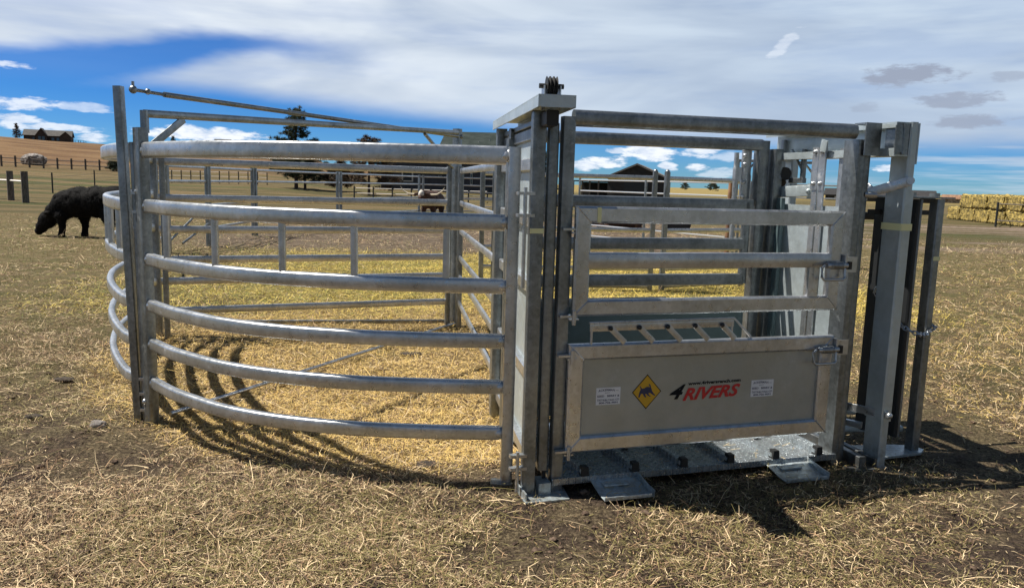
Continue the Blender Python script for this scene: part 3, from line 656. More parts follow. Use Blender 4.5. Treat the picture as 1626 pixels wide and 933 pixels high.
# chain hooked round the wing bars
t = thing('chain', 'loose steel chain wrapped round the head gate post and wing bar', 'chain', (.25, 3.98, 0), R(17))
b = MB(); cp = [Vector(q) for q in ((2.17, .17, 1.03), (2.16, .02, .93), (2.15, -.10, .865), (2.19, -.175, .835), (2.30, -.13, .82), (2.38, -.05, .815), (2.46, -.01, .82), (2.51, .01, .835), (2.51, .08, .85))]
seg_ = []
for a, c in zip(cp, cp[1:]):
    k = max(1, round((c - a).length / .026))
    for i in range(k): seg_.append((a.lerp(c, i / k), a.lerp(c, (i + 1) / k)))
for i, (a, c) in enumerate(seg_):
    mid = (a + c) / 2; dx = (c - a).normalized(); sd = dx.cross(Vector((0, 0, 1))).normalized(); up_ = sd.cross(dx)
    s2 = sd if i % 2 else up_; loop = []
    for k in range(13):
        an = 2 * math.pi * k / 12; loop.append(mid + dx * math.cos(an) * .021 + s2 * math.sin(an) * .011)
    b.rod(loop, .0038, seg=1)
b.build('chain_links', M['bolt'], t)
b = MB(); b.rod([(2.16, .17, 1.03), (2.155, .15, 1.07), (2.16, .12, 1.09), (2.165, .10, 1.06), (2.16, .10, 1.0)], .006); b.build('hook', M['bolt'], t)

# ================================================================== other fences and corral panels
straight('corral_panel', 'six-rail corral panel behind the chute, left of the paired round-topped posts', (-.5, 12.0), (2.22, 12.33), [1.79, 1.38, .96, .65, .34, .06], .05, ((0, 1), (.07, 1), (1, 1)), .075, .10, pm='post', cap=True, group='pipe panels of the back corral')
straight('corral_panel', 'six-rail corral panel behind the chute, right of the paired round-topped posts', (2.42, 12.38), (3.95, 13.2), [1.79, 1.38, .96, .65, .34, .06], .05, ((0, 1), (1, 1)), .075, .10, cap=True, group='pipe panels of the back corral')
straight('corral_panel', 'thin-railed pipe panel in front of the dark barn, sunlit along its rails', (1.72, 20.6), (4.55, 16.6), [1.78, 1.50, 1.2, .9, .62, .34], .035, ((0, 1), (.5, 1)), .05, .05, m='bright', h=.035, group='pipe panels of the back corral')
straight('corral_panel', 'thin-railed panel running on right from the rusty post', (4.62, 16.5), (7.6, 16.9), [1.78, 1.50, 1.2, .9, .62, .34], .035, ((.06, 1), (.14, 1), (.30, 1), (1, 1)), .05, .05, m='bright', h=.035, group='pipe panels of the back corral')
t = thing('pipe_post', 'rusty pipe post where two thin-railed panels meet behind the chute', 'post', (4.57, 16.45, 0)); b = MB(); b.rod([(0, 0, 0), (0, 0, 1.78)], .05); b.build('rusty_pipe', M['rust'], t)
t = thing('bow_gate', 'narrow overhead bow gate frame standing behind the far chute latch', 'gate frame', (4.85, 17.0, 0), R(6))
b = MB(); b.rod([(0, 0, 0), (0, 0, 2.3)], .035); b.build('post', M['post'], t); b = MB(); b.rod([(1.9, 0, 0), (1.9, 0, 2.3)], .035); b.build('post', M['post'], t)
b = MB(); b.rod([(0, 0, 2.27), (1.9, 0, 2.27)], .03); b.build('top_bar', M['post'], t); b = MB(); b.rod([(0, -.01, 1.85), (.4, -.01, 2.26)], .025); b.build('brace', M['post'], t); b = MB(); b.rod([(1.9, -.01, 1.85), (1.5, -.01, 2.26)], .025); b.build('brace', M['post'], t)
CZ = [1.80, 1.49, .95, .42]
ca = [(-5.75, 12.0), (-7.30, 16.2), (-7.06, 17.8), (-7.16, 21.2), (-6.0, 26.4), (-3.9, 32.0), (1.4, 34.0)]
lab = ['nearest pipe panel of the back corral, running away from the sweep gate end', 'pipe panel with leaning diagonal braces, leftmost in the back corral behind the sweep gate', 'pipe panel next right of the braced one in the back corral', 'pipe panel in front of the tall pine tree', 'pipe panel between the pine trees and the longhorn', 'pipe panel right of the longhorn, before the navy building']
for i in range(6):
    def ex(t, L, i=i):
        if i == 1:
            for (a, z0, c, z1) in ((.05, .25, .9 * L, .95), (.3 * L, .15, L, .55)):
                b = MB(); b.sweep([(a, -.03, z0), (c, -.03, z1)], .03, .05, .01); b.build('brace', M['post'], t)
    straight('corral_panel', lab[i], ca[i], ca[i + 1], CZ, .05, ((0.02, 1), (.98, 1)), .085, .07, h=.06, extra=ex, group='pipe panels of the back corral')
straight('corral_panel', 'low pipe panel crossing the pen behind the longhorn', (-2.2, 33), (6, 34), [1.2, .9, .6, .3], .035, ((0, 1), (.5, 1), (1, 1)), .05, .05, h=.035, group='pipe panels of the back corral')
t = thing('feeder_rack', 'thin-barred hay feeder rack seen past the head gate post', 'feeder', (10.5, 21.3, 0), R(20))
for z in (.6, .8, 1.0, 1.2, 1.4):
    b = MB(); b.rod([(0, 0, z), (.9, 0, z)], .018, seg=1); b.build('rail', M['dark'], t)
for x in (0, .3, .6, .9):
    b = MB(); b.rod([(x, 0, 0 if x in (0, .9) else .6), (x, 0, 1.42)], .018, seg=1); b.build('upright', M['dark'], t)

def fence(name, label, pts, hts, ph, pr, m='wood', rm='wood', rr=.03, wire=False, group=None):
    t = thing(name, label, 'fence', (*pts[0], Hh(*pts[0])), group=group); o = Vector((pts[0][0], pts[0][1], Hh(*pts[0])))
    for p in pts:
        b = MB(); q = Vector((*p, Hh(*p))) - o; b.sweep([q - Vector((0, 0, .1)), q + Vector((0, 0, ph))], pr * 2, pr * 2, pr * .5, up=(0, 1, 0), seg=1); b.build('post', M[m], t)
    for h in hts:
        b = MB(); b.rod([Vector((*p, Hh(*p) + h)) - o for p in pts], rr, seg=1); b.build('wire' if wire else 'rail', M[rm], t)
def polar(px_, D):
    a = math.atan((px_ - 813) / 1220 * 1.0); return (D * math.sin(a), D * math.cos(a))
fence('wire_fence', 'wire fence on thin dark steel posts crossing the pasture behind the black cow', [(-24.8, 30), (-28.5, 42), (-32.2, 53.9), (-35.7, 65.8), (-38.5, 77), (-41, 89)], [.4, .75, 1.1], 1.42, .045, 'dark', 'dark', .008, True)
fence('pole_fence', 'two round wooden posts with a pale rail at the left edge of the pasture', [(-29.3, 43.0), (-26.6, 40.8), (-24.25, 38.3)], [1.05], 1.55, .14, 'wood', 'palerail', .05)
fence('wooden_fence', 'wooden post fence below the hill, running past the grey boulder', [polar(p, 112) for p in range(-60, 216, 22)], [.5, 1.05], 1.35, .10, 'wood', 'wood', .05)
fence('rail_fence', 'pale-railed fence with many dark posts at the foot of the hill behind the corral', [polar(p, 86) for p in range(228, 432, 15)], [1.2, .75], 1.3, .045, 'dark', 'palerail', .022)
fence('rail_fence', 'dark rail fence across the grass in front of the navy building', [polar(p, 62) for p in range(560, 800, 30)], [.9, .5], 1.05, .05, 'dark', 'palerail', .03)
fence('pole_fence', 'thin pole fence in front of the hay bale stack', [(38.5, 58), (32.6, 51.5), (26.5, 42.5), (30, 37), (36, 33)], [.35, 1.25], 1.35, .05, 'dark', 'wood', .03)

# ================================================================== buildings
def gable(b, x0, x1, y0, y1, z0, zw, zr, along='x', ov=.3, k=0, kr=1):
    """closed walls with gable ends and a two-plane roof"""
    b.box(x0, x1, y0, y1, z0, zw, k=k, bev=.01)
    if along == 'x':
        ym = (y0 + y1) / 2; b.prism([(y0, zw), (y1, zw), (ym, zr)], 0, x0, x1, k)
        dz = (zr - zw) / (ym - y0) * ov
        b.prism([(y0 - ov, zw - dz + .02), (ym, zr + .02), (y1 + ov, zw - dz + .02), (y1 + ov, zw - dz + .16), (ym, zr + .18), (y0 - ov, zw - dz + .16)], 0, x0 - ov, x1 + ov, kr)
    else:
        xm = (x0 + x1) / 2; b.prism([(x0, zw), (x1, zw), (xm, zr)], 1, y0, y1, k)
        dz = (zr - zw) / (xm - x0) * ov
        b.prism([(x0 - ov, zw - dz + .02), (xm, zr + .02), (x1 + ov, zw - dz + .02), (x1 + ov, zw - dz + .16), (xm, zr + .18), (x0 - ov, zw - dz + .16)], 1, y0 - ov, y1 + ov, kr)
def split_build(fn, wallm, roofm, parent):
    b = MB(); fn(b)
    for k, nm, m in ((0, 'wall', wallm), (1, 'roof', roofm)):
        c = MB(); idx = [i for i, q in enumerate(b.mi) if q == k]; used = sorted({v for i in idx for v in b.f[i]}); mp = {v: j for j, v in enumerate(used)}
        c.add([b.v[v] for v in used], [tuple(mp[v] for v in b.f[i]) for i in idx]); c.build(nm, M[m], parent, smooth=False)
# ranch house on the hill
hx, hy = polar(84, 300)
t = thing('ranch_house', 'long dark ranch house with a middle gable on the hilltop', 'house', (hx, hy, Hh(hx, hy) - .4), R(22)); t.scale = (.80, .80, .80)
M['houseroof'] = mat('dark_shingle_roof', (.04, .036, .033), .8, build=noisy((.03, .027, .025), (.065, .058, .052), 1.5))
def fh(b): gable(b, -8.6, 8.2, -3.5, 3.5, 0, 3.0, 5.2, 'x', .4); gable(b, -4.0, -.2, -5.2, 0, 0, 3.1, 5.75, 'y', .35); gable(b, 4.4, 8.4, -4.6, -1, 0, 2.8, 4.6, 'y', .35)
split_build(fh, 'housewall', 'houseroof', t)
for x in (-7.6, -5.8, 1.2, 3.0): b = MB(); b.box(x, x + 1.0, -3.56, -3.502, 1.0, 2.2); b.build('window', M['glass'], t)
for x in (-3.2, -1.9): b = MB(); b.box(x, x + 1.0, -5.27, -5.202, .8, 2.6); b.build('window', M['glass'], t)
b = MB(); b.box(8.4, 13.0, -4.0, 2.5, .55, .75)
for x in (8.8, 10.8, 12.8): b.box(x, x + .18, -3.9, -3.7, -1.5, 1.6); b.box(x, x + .18, 2.1, 2.3, -1.5, 1.6)
b.box(8.6, 12.9, -3.86, -3.76, 1.5, 1.6); b.build('deck', M['housewall'], t)
hx, hy = polar(355, 300)
t = thing('farmhouse', 'small dark-roofed farmhouse just breaking the ridge above the tub rail', 'house', (hx, hy, Hh(hx, hy) - .6), R(10))
split_build(lambda b: gable(b, -2.6, 2.6, -2.5, 2.5, 0, 1.6, 3.6, 'x', .3), 'barn', 'barn', t)
t['category'] = 'house'; b = MB(); b.box(-5.6, -2.9, -1.5, 1.5, 0, .9); b.build('lean_to', M['barn'], t)
# navy building with grey metal roof
nx, ny = polar(757, 100)
t = thing('metal_building', 'long navy building with a high grey metal roof behind the tub centre post', 'building', (nx, ny, Hh(nx, ny) - .6), R(-3))
b = MB(); b.box(-12.8, 6.4, 0, 9, 0, 6.1, bev=.01); b.build('wall', M['navywall'], t)
b = MB(); b.box(-12.9, -5.4, -.6, 9.2, 6.12, 6.35, bev=.01); b.build('porch_roof', M['dark'], t)
b = MB(); b.prism([(-.7, 6.3), (6, 8.75), (12, 6.3)], 0, -5.3, 6.9); b.build('roof', M['roof'], t, smooth=False)
b = MB(); b.box(-5.3, 6.9, -.85, -.71, 6.16, 6.34); b.build('gutter', M['trim'], t)
for x, z in ((-.3, 7.2), (1.0, 7.5), (2.4, 7.1), (4.5, 7.4), (-3.1, 7.6)):
    b = MB(); y = -.7 + (z - 6.3) / 2.45 * 6.7; b.sweep([(x, y, z - .1), (x, y, z + .12)], .14, .14, .02, up=(0, 1, 0)); b.build('roof_vent', M['trim'], t)
for x, z, wd, ht in ((-10.1, 1.9, 1.5, 1.9), (-3.6, 2.0, .6, .9), (-5.3, 2.5, .35, .3), (-1.2, 1.7, .3, 1.5)):
    b = MB(); b.box(x, x + wd, -.08, -.002, z, z + ht); fr = b.build('window', M['trim'], t)
    b = MB(); b.box(x + wd * .12, x + wd * .88, -.10, -.081, z + ht * .08, z + ht * .92); b.build('pane', M['glass'], fr)
# barn
bx, by = polar(1000, 70)
t = thing('barn', 'black gabled barn with grey roof and open lean-to, seen through the chute', 'barn', (bx, by, -.05), R(-14))
split_build(lambda b: gable(b, -2.35, 2.75, 0, 9, 0, 2.45, 3.55, 'y', .25), 'barn', 'roof2', t)
b = MB(); b.box(-5.8, -2.66, .2, 7, 2.02, 2.12, bev=.01); b.box(-5.8, -2.40, 6.9, 7.0, 0, 2.0); b.build('lean_to_roof', M['barn'], t)
for x in (-5.6, -4.8, -4.1, -3.3): b = MB(); b.box(x, x + .14, .3, .44, 0, 2.02); b.build('lean_to_post', M['wood'], t)
b = MB(); b.box(-.9, 1.3, -.05, -.002, .05, 2.2); b.build('barn_door', M['dark'], t)
rx, ry = polar(1385, 150)
t = thing('long_shed', 'long low dark shed on the horizon behind the head gate', 'shed', (rx, ry, Hh(rx, ry) - .4), R(-24))
split_build(lambda b: gable(b, -8.5, 8.5, -4, 4, 0, 1.3, 2.3, 'x', .3), 'barn', 'barn', t)
for x in (-7, -3, 1, 5): b = MB(); b.box(x, x + 1.2, -4.08, -4.002, .5, 1.1); b.build('window', M['trim'], t)
rx, ry = polar(1508, 160)
t = thing('pale_shed', 'small pale shed on the horizon just left of the hay stack', 'shed', (rx, ry, Hh(rx, ry) - .2), R(-30))
split_build(lambda b: gable(b, -2.2, 2.2, -1.5, 1.5, 0, .9, 1.5, 'x', .2), 'stone', 'rust', t)

# ================================================================== hay stack: every bale a thing
def bale(seed):
    b = MB(); nx_, ny_, nz_ = 26, 12, 10; L, Wd, Hg = 2.36, 1.16, .88
    bm = bmesh.new(); bmesh.ops.create_grid
    me_v = []; me_f = []
    def face(o, du, dv, nu, nv):
        base = len(me_v)
        for i in range(nu + 1):
            for j in range(nv + 1): me_v.append(Vector(o) + Vector(du) * (i / nu) + Vector(dv) * (j / nv))
        for i in range(nu):
            for j in range(nv): q = base + i * (nv + 1) + j; me_f.append((q, q + nv + 1, q + nv + 2, q + 1))
    x0, y0 = -L / 2, -Wd / 2
    face((x0, y0, 0), (L, 0, 0), (0, 0, Hg), nx_, nz_); face((x0, -y0, 0), (L, 0, 0), (0, 0, Hg), nx_, nz_)
    face((x0, y0, 0), (0, Wd, 0), (0, 0, Hg), ny_, nz_); face((-x0, y0, 0), (0, Wd, 0), (0, 0, Hg), ny_, nz_)
    face((x0, y0, Hg), (L, 0, 0), (0, Wd, 0), nx_, ny_); face((x0, y0, 0), (L, 0, 0), (0, Wd, 0), nx_, ny_)
    for v in me_v:
        p = v * 3.2 + Vector((seed * 7, 0, 0)); dz = mn.noise_vector(p) * .075 + mn.noise_vector(p * 3) * .035
        r_ = Vector((v.x / (L / 2), v.y / (Wd / 2), (v.z - Hg / 2) / (Hg / 2))); k = sum(1 for q in r_ if abs(q) > .93)
        if k >= 2: v -= Vector((math.copysign(.09, v.x), math.copysign(.08, v.y), math.copysign(.05, v.z - Hg / 2)))
        v += dz
    bm.free(); b.add(me_v, me_f); return b
A0, B0 = Vector((30.6, 54.8, 0)), Vector((28.4, 43.4, 0)); dA = (B0 - A0).normalized(); sA = Vector((-dA.y, dA.x, 0)); sA = sA if sA.x > 0 else -sA
rz = math.atan2(dA.y, dA.x); protos = [bale(i) for i in range(3)]; meshes = []
bottom = ['leftmost bale in the bottom layer of the hay stack', 'second bale from the left in the bottom layer of the hay stack', 'third bale from the left in the bottom layer', 'fourth bale from the left in the bottom layer, behind the fence post', 'nearest bale of the bottom layer at the shaded stack end']
top = ['leftmost bale in the top layer of the hay stack, with a sloping end', 'second bale from the left in the top layer of the hay stack', 'third bale from the left in the top layer', 'nearest bale of the top layer at the shaded stack end']
ib = 0
def put_bale(c, label, z, rot=0):
    global ib
    t = thing('hay_bale', label, 'hay bale', (c.x, c.y, z), rz + rot, 'big square hay bales stacked at the right')
    if ib < 3: o = protos[ib].build('hay_body', M['hay'], t); meshes.append(o.data)
    else: o = bpy.data.objects.new('hay_body', meshes[ib % 3]); COL.objects.link(o); o.parent = t
    global strm
    for x in (-.9, -.45, 0, .45, .9):
        if ib == 0 and x == -.9:
            s_ = MB(); s_.sweep([(0, -.64, .03), (0, -.64, .85)], .014, .006, .001, up=(0, 1, 0), seg=1); so_ = s_.build('twine', M['wood'], t); strm = so_.data
        else: so_ = bpy.data.objects.new('twine', strm); COL.objects.link(so_); so_.parent = t
        so_.location = (x, 0, 0)
    ib += 1
for i in range(5): put_bale(A0 + dA * (1.2 + i * 2.4) + sA * .6, bottom[i], -.02)
for i in range(4): put_bale(A0 + dA * (3.4 + i * 2.42) + sA * (.62 + random.uniform(-.12, .1)), top[i], .86 + random.uniform(-.03, .03), R(random.uniform(-2.5, 2.5)))
for r_ in (1, 2):
    for zz, L_ in ((0, 'bottom'), (1, 'top')):
        put_bale(A0 + dA * (1.2 + 4 * 2.4 - (.1 * zz)) + sA * (.6 + 1.2 * r_), f"{'second' if r_ == 1 else 'third'} bale across the shaded end of the hay stack, {L_} layer", -.02 + .9 * zz)

# ================================================================== trees
def pine(name, label, x, y, Ht, Wc, base, seed, m='needle', lean=0, trunks=1, open_top=.5):
    rg = random.Random(seed); rn = np.random.default_rng(seed)
    t = thing(name, label, 'pine tree', (x, y, Hh(x, y)))
    tips = []
    for q in range(trunks):
        b = MB(); ox = q * .9; path = [Vector((ox + .12 * mn.noise(Vector((k * .6, seed, q))) * k * .3, .1 * mn.noise(Vector((k, seed + 5, q))), k * Ht * (1 if q == 0 else .55) / 8)) for k in range(9)]
        vs = []; fs = []; m_ = 8
        for k, p in enumerate(path):
            rr = (.17 if q == 0 else .12) * Ht / 7.5 * (1 - k / 9.2) + .02
            for j in range(m_): vs.append(p + Vector((math.cos(2 * math.pi * j / m_), math.sin(2 * math.pi * j / m_), 0)) * rr)
        for k in range(8):
            for j in range(m_): a = k * m_ + j; c = k * m_ + (j + 1) % m_; fs.append((a, c, c + m_, a + m_))
        b.add(vs, fs)
        nb = int(66 * max(Ht, 5) / 7.5 * (1 if q == 0 else .6))
        for i in range(nb):
            f = base + (1 - base) * (i / nb) ** .9; k = min(7, int(f * 8)); p0 = path[k].lerp(path[k + 1], f * 8 - k)
            an = i * 2.399 + rg.uniform(-.4, .4)
            prof = (min(1, (f - base) / .08 + .55)) * (1 - ((f - base) / (1 - base)) ** .9 * .86)
            ln = Wc / 2 * prof * rg.uniform(.65, 1.12)
            e = p0 + Vector((math.cos(an) * ln, math.sin(an) * ln, ln * rg.uniform(-.02, .35)))
            md = p0.lerp(e, .5) + Vector((0, 0, -.05 * ln)); b.rod([p0, md, e], .018 * Ht / 7, seg=1)
            nt_ = max(3, int(ln * 8.0))
            for j in range(nt_):
                u = rg.uniform(.35, 1.02); c = p0.lerp(e, u) + Vector((rg.gauss(0, .16), rg.gauss(0, .16), rg.gauss(.05, .10))); tips.append((c, rg.uniform(.22, .40)))
        b.build('trunk', M['bark'], t)
    V = []; F = []; T = []
    for c, r in tips:
        base_t = min(1, max(0, rn.normal(.35, .25))); nn = 34
        dirs = rn.normal(size=(nn, 3)); dirs[:, 2] = dirs[:, 2] * .7 + .35; dirs /= np.linalg.norm(dirs, axis=1)[:, None]
        for d_ in dirs:
            s_ = np.cross(d_, rn.normal(size=3)); s_ /= np.linalg.norm(s_) + 1e-6; s_ *= .022
            c0 = np.array(c) + d_ * r * .1; i0 = len(V); V += [tuple(c0 - s_), tuple(c0 + s_), tuple(np.array(c) + d_ * r)]; F.append((i0, i0 + 1, i0 + 2)); T.append(min(1, max(0, base_t + rn.normal(0, .15))))
    me = bpy.data.meshes.new('crown'); me.from_pydata(V, [], F); at = me.attributes.new('tone', 'FLOAT', 'FACE'); at.data.foreach_set('value', T)
    me.materials.append(M[m]); o = bpy.data.objects.new('crown', me); COL.objects.link(o); o.parent = t
pine('pine_tree', 'tall open-topped dark pine tree with two trunks behind the back corral', -22.1, 78.3, 7.9, 7.8, .12, 3, 'needle', trunks=2)
pine('pine_tree', 'shorter rusty-tinged pine tree left of the navy building', -13.8, 73.3, 5.4, 7.6, .12, 8, 'needle2')
pine('pine_tree', 'small dark pine tree glimpsed between the chute entry posts', *polar(858, 72), 4.3, 2.6, .1, 5, 'needle')
pine('pine_tree', 'low bushy pine between the two larger pine trees', -18.2, 80.5, 3.0, 4.6, .12, 12, 'needle2')
hl = ['dark tree dot on the ridge nearest the tub corner post', 'small dark tree on the ridge left of the farmhouse', 'low dark bush on the ridge beside the farmhouse', 'round tree on the far horizon right of the barn', 'wide tree clump on the far horizon right of the barn', 'bare grey tree at the left end of the ranch house', 'small dark tree standing in for a trailer right of the ranch house']  # last entry is a tree added where a dark trailer stands
for (p, D, h_, w_, lb, m_) in ((252, 300, 3.4, 2.6, 0, 'needle'), (277, 300, 4.0, 3.6, 1, 'needle'), (305, 300, 2.6, 3.4, 2, 'needle'), (1080, 330, 4.2, 5, 3, 'needle'), (1124, 340, 3.4, 8, 4, 'needle'), (33, 290, 4.6, 3.2, 5, 'needle2'), (186, 112, 1.8, 3, 6, 'needle')):
    pine('horizon_tree', hl[lb], *polar(p, D), h_, w_, .03, 20 + lb, m_)
for o in COL.objects:
    if o.name.startswith('horizon_tree'): o['category'] = 'tree'; o['group'] = 'distant trees along the skyline'

# ================================================================== stones and dung
def lump(name, label, cat, x, y, sx, sy, sz_, m, seed, flat=.0, z=0):
    bm = bmesh.new(); bmesh.ops.create_icosphere(bm, subdivisions=4, radius=1)
    for v in bm.verts:
        c = v.co.copy(); k = 1 + .16 * mn.noise(c * 1.6 + Vector((seed, 0, 0))) + .10 * mn.noise(c * 5 + Vector((seed, 3, 0)))
        v.co = Vector((c.x * sx * k, c.y * sy * k, c.z * sz_ * k * (1 - .25 * max(0, c.z))))
    me = bpy.data.meshes.new(name); bm.to_mesh(me); bm.free(); me.materials.append(M[m]); me.polygons.foreach_set('use_smooth', [True] * len(me.polygons)); me.set_sharp_from_angle(angle=R(30))
    o = bpy.data.objects.new(name, me); COL.objects.link(o); o.location = (x, y, z); tag(o, label, cat); return o
bx, by = polar(57, 120)
lump('boulder', 'large flat-topped grey boulder in the pasture below the ranch house', 'boulder', bx, by, 1.5, 1.1, 1.15, 'stone', 4, z=Hh(bx, by) + .6)
lump('stone', 'fist-sized grey stone on the dirt left of the tall post', 'stone', -2.66, 4.80, .055, .045, .055, 'stone', 9, z=.015)
DG = [('flattened dark dung pat in the straw under the near curved panel', -.46, 4.32, .075, .05, .016), ('dark dung clod on the grass at far left, beside the tub', -3.55, 5.95, .08, .05, .02), ('dung pat inside the tub, midway to the centre post', -.95, 7.2, .10, .07, .02), ('dung pat near the foot of the alley panel inside the tub', -.55, 6.1, .09, .06, .02), ('small dark clod left of the grey stone', -3.2, 5.0, .06, .035, .018)]
for i, (lb, x, y, a, b_, c_) in enumerate(DG): lump('dung_pat', lb, 'dung', x, y, a, b_, c_, 'dung', 20 + i, z=.004)['group'] = 'dung pats lying in the straw'
t = thing('feed_trough', 'low black rubber feed trough on the dirt behind the paired corral posts', 'trough', (6.2, 29.5, 0), R(-6))
b = MB(); b.prism([(-.48, 0), (.48, 0), (.55, .34), (.50, .34), (.44, .08), (-.44, .08), (-.50, .42), (-.55, .42)], 1, -.25, .25); b.build('trough_body', M['rubber'], t)
b = MB(); b.box(-.50, .50, -.28, -.252, .0, .33); b.build('trough_side', M['rubber'], t)

# ================================================================== cattle
def skin_body(name, m, verts, edges, radii, parent, sub=2, dis=0., dsc=.1):
    me = bpy.data.meshes.new(name); me.from_pydata(verts, edges, []); o = bpy.data.objects.new(name, me); COL.objects.link(o); o.parent = parent
    o.modifiers.new('skin', 'SKIN'); me.materials.append(m)
    for v, r in zip(me.skin_vertices[0].data, radii): v.radius = r
    me.skin_vertices[0].data[0].use_root = True
    o.modifiers.new('sub', 'SUBSURF').levels = sub; o.modifiers['sub'].render_levels = sub
    dg = bpy.context.evaluated_depsgraph_get(); nm = bpy.data.meshes.new_from_object(o.evaluated_get(dg)); bpy.data.objects.remove(o)
    if dis:
        nrm = [v.normal.copy() for v in nm.vertices]
        for v, q in zip(nm.vertices, nrm):
            p = v.co / dsc; v.co += q * dis * (mn.noise(p) + .6 * mn.noise(p * 2.3) + .4 * mn.noise(p * 5)); v.co.z -= abs(mn.noise(p * 3)) * dis * .5
    nm.name = name; nm.polygons.foreach_set('use_smooth', [True] * len(nm.polygons)); o = bpy.data.objects.new(name, nm); COL.objects.link(o); o.parent = parent; return o
def cow(name, label, loc, rz, s, graze=True, m='fur', shag=.0, lying=False, fat=1.):
    t = thing(name, label, 'cow', loc, rz)
    # faces -x. spine from rump to head
    big = m == 'fur'
    V = [(.0, 0, 1.02), (.35, 0, 1.03), (.72, 0, 1.05), (.92, 0, .98), (-.38, 0, 1.03), (-.68, 0, 1.02)]
    Rr = [(.33, .34), (.34, .34), (.31, .31), (.20, .24), (.35, .36), (.30, .33)]
    E_ = [(0, 1), (1, 2), (2, 3), (0, 4), (4, 5)]
    if graze: H_ = [(-.95, 0, .80), (-1.15, 0, .52), (-1.28, 0, .28), (-1.40, 0, .10)]; HR = [(.24, .24), (.19, .20), (.15, .15), (.09, .09)]
    else: H_ = [(-.95, 0, 1.12), (-1.18, 0, 1.25), (-1.38, 0, 1.18), (-1.58, 0, 1.02)]; HR = [(.20, .24), (.15, .18), (.13, .14), (.08, .08)]
    if big:
        V = [(x, y, z - .10 if x < .9 else z - .05) for x, y, z in V]; Rr = [(.46, .50), (.46, .50), (.40, .44), (.24, .30), (.47, .52), (.42, .48)]
        H_ = [(-.98, 0, .66), (-1.16, 0, .44), (-1.30, 0, .28), (-1.40, 0, .14)]; HR = [(.34, .38), (.29, .32), (.22, .24), (.13, .14)]
    n0 = len(V); V += H_; Rr += HR; E_ += [(5, n0), (n0, n0 + 1), (n0 + 1, n0 + 2), (n0 + 2, n0 + 3)]
    def leg(root, pts, rr):
        i = len(V); V.extend(pts); Rr.extend([(r, r) for r in rr]); E_.append((root, i))
        for k in range(len(pts) - 1): E_.append((i + k, i + k + 1))
    if not lying:
        for s_, dx in ((1, .0), (-1, .26 if big else .10)):
            leg(5, [(-.60 + dx, .17 * s_, .72), (-.58 + dx * 1.5, .18 * s_, .46), (-.60 + dx * 1.5, .18 * s_, .22), (-.60 + dx * 1.5, .18 * s_, .05)], (.13, .085, .06, .06))
            leg(2, [(.74 - dx, .17 * s_, .74), (.66 - dx, .18 * s_, .52), (.80 - dx, .18 * s_, .42), (.77 - dx, .18 * s_, .18), (.75 - dx, .18 * s_, .05)], (.18, .10, .07, .055, .06))
    else:
        for s_ in (1, -1):
            leg(5, [(-.75, .25 * s_, .78), (-1.0, .28 * s_, .72), (-.78, .30 * s_, .70)], (.10, .06, .05)); leg(2, [(.6, .32 * s_, .80), (.35, .38 * s_, .74), (.55, .38 * s_, .70)], (.15, .08, .05))
    i = len(V); V.extend([(1.06, 0, .80), (1.08, 0, .45), (1.08, 0, .32)]); Rr.extend([(.05, .05), (.03, .03), (.05, .05)]); E_.extend([(3, i), (i, i + 1), (i + 1, i + 2)])
    dz = -.68 if lying else 0
    V = [(x * s, y * s, (z + dz) * s) for x, y, z in V]; Rr = [(a * s, b_ * s) for a, b_ in Rr]
    Rr = [(a * fat, b_ * fat) for a, b_ in Rr]
    skin_body('body', M[m], V, E_, Rr, t, 2, shag * s, .11)
    hx_, hz_ = (H_[1][0], H_[1][2] + .02) if graze else (H_[2][0] + .08, H_[2][2] + .06)
    for s_ in (1, -1):
        b = MB(); b.sweep([((hx_) * s, .13 * s_ * s, (hz_ + dz) * s), (hx_ * s, .27 * s_ * s, (hz_ - .03 + dz) * s), (hx_ * s, .32 * s_ * s, (hz_ - .08 + dz) * s)], .05 * s, .11 * s, .02 * s); b.build('ear', M[m], t)
        b = MB(); q = H_[2]; b.ball(((q[0] - .02) * s, .125 * s_ * s, (q[2] + .03 + dz) * s), .022 * s, n=5); b.build('eye', M['rubber'], t)
    return t, H_
t = thing('black_cow', 'shaggy black cow grazing with its head down behind the left tub panel', 'cow', (-10.78, 19.42, -.01), R(2)); t.scale = (1.06, 1.06, 1.04)
mb = bpy.data.metaballs.new('cow_body'); mb.resolution = .035; mb.render_resolution = .035; mb.threshold = .6
mo = bpy.data.objects.new('cow_body', mb); COL.objects.link(mo)
def el_(x, y, z, rx, ry, rz_):
    e = mb.elements.new(type='ELLIPSOID'); e.co = (x, y, z); e.radius = 1.28; e.stiffness = 10; e.size_x, e.size_y, e.size_z = rx, ry, rz_
for q in [(.98, 0, .88, .26, .27, .33), (.70, 0, .90, .38, .33, .35), (.28, 0, .86, .42, .36, .38), (-.15, 0, .84, .38, .33, .38), (-.48, 0, .78, .30, .29, .34), (-.74, 0, .58, .22, .22, .25), (-.92, 0, .40, .20, .19, .21), (-1.06, 0, .23, .13, .13, .15), (-1.13, 0, .12, .09, .10, .09)]: el_(*q)
for x, y in ((-.50, -.17), (-.14, .17)):
    for dx, z, r_ in ((0, .52, .15), (.0, .38, .10), (.01, .27, .085), (0, .17, .075), (-.02, .06, .085)): el_(x + dx, y, z, r_, r_, max(.09, r_))
for x, y in ((.62, -.18), (.92, .18)):
    for dx, z, r_ in ((0, .62, .21), (-.03, .47, .14), (.03, .34, .095), (.03, .22, .075), (0, .14, .07), (-.02, .05, .08)): el_(x + dx, y, z, r_, r_ * .85, max(.09, r_))
for k in range(6): el_(1.22 + .015 * k, 0, .98 - .13 * k, .05, .05, .10)
for s_ in (1, -1): el_(-.80, .22 * s_, .58, .05, .09, .035)
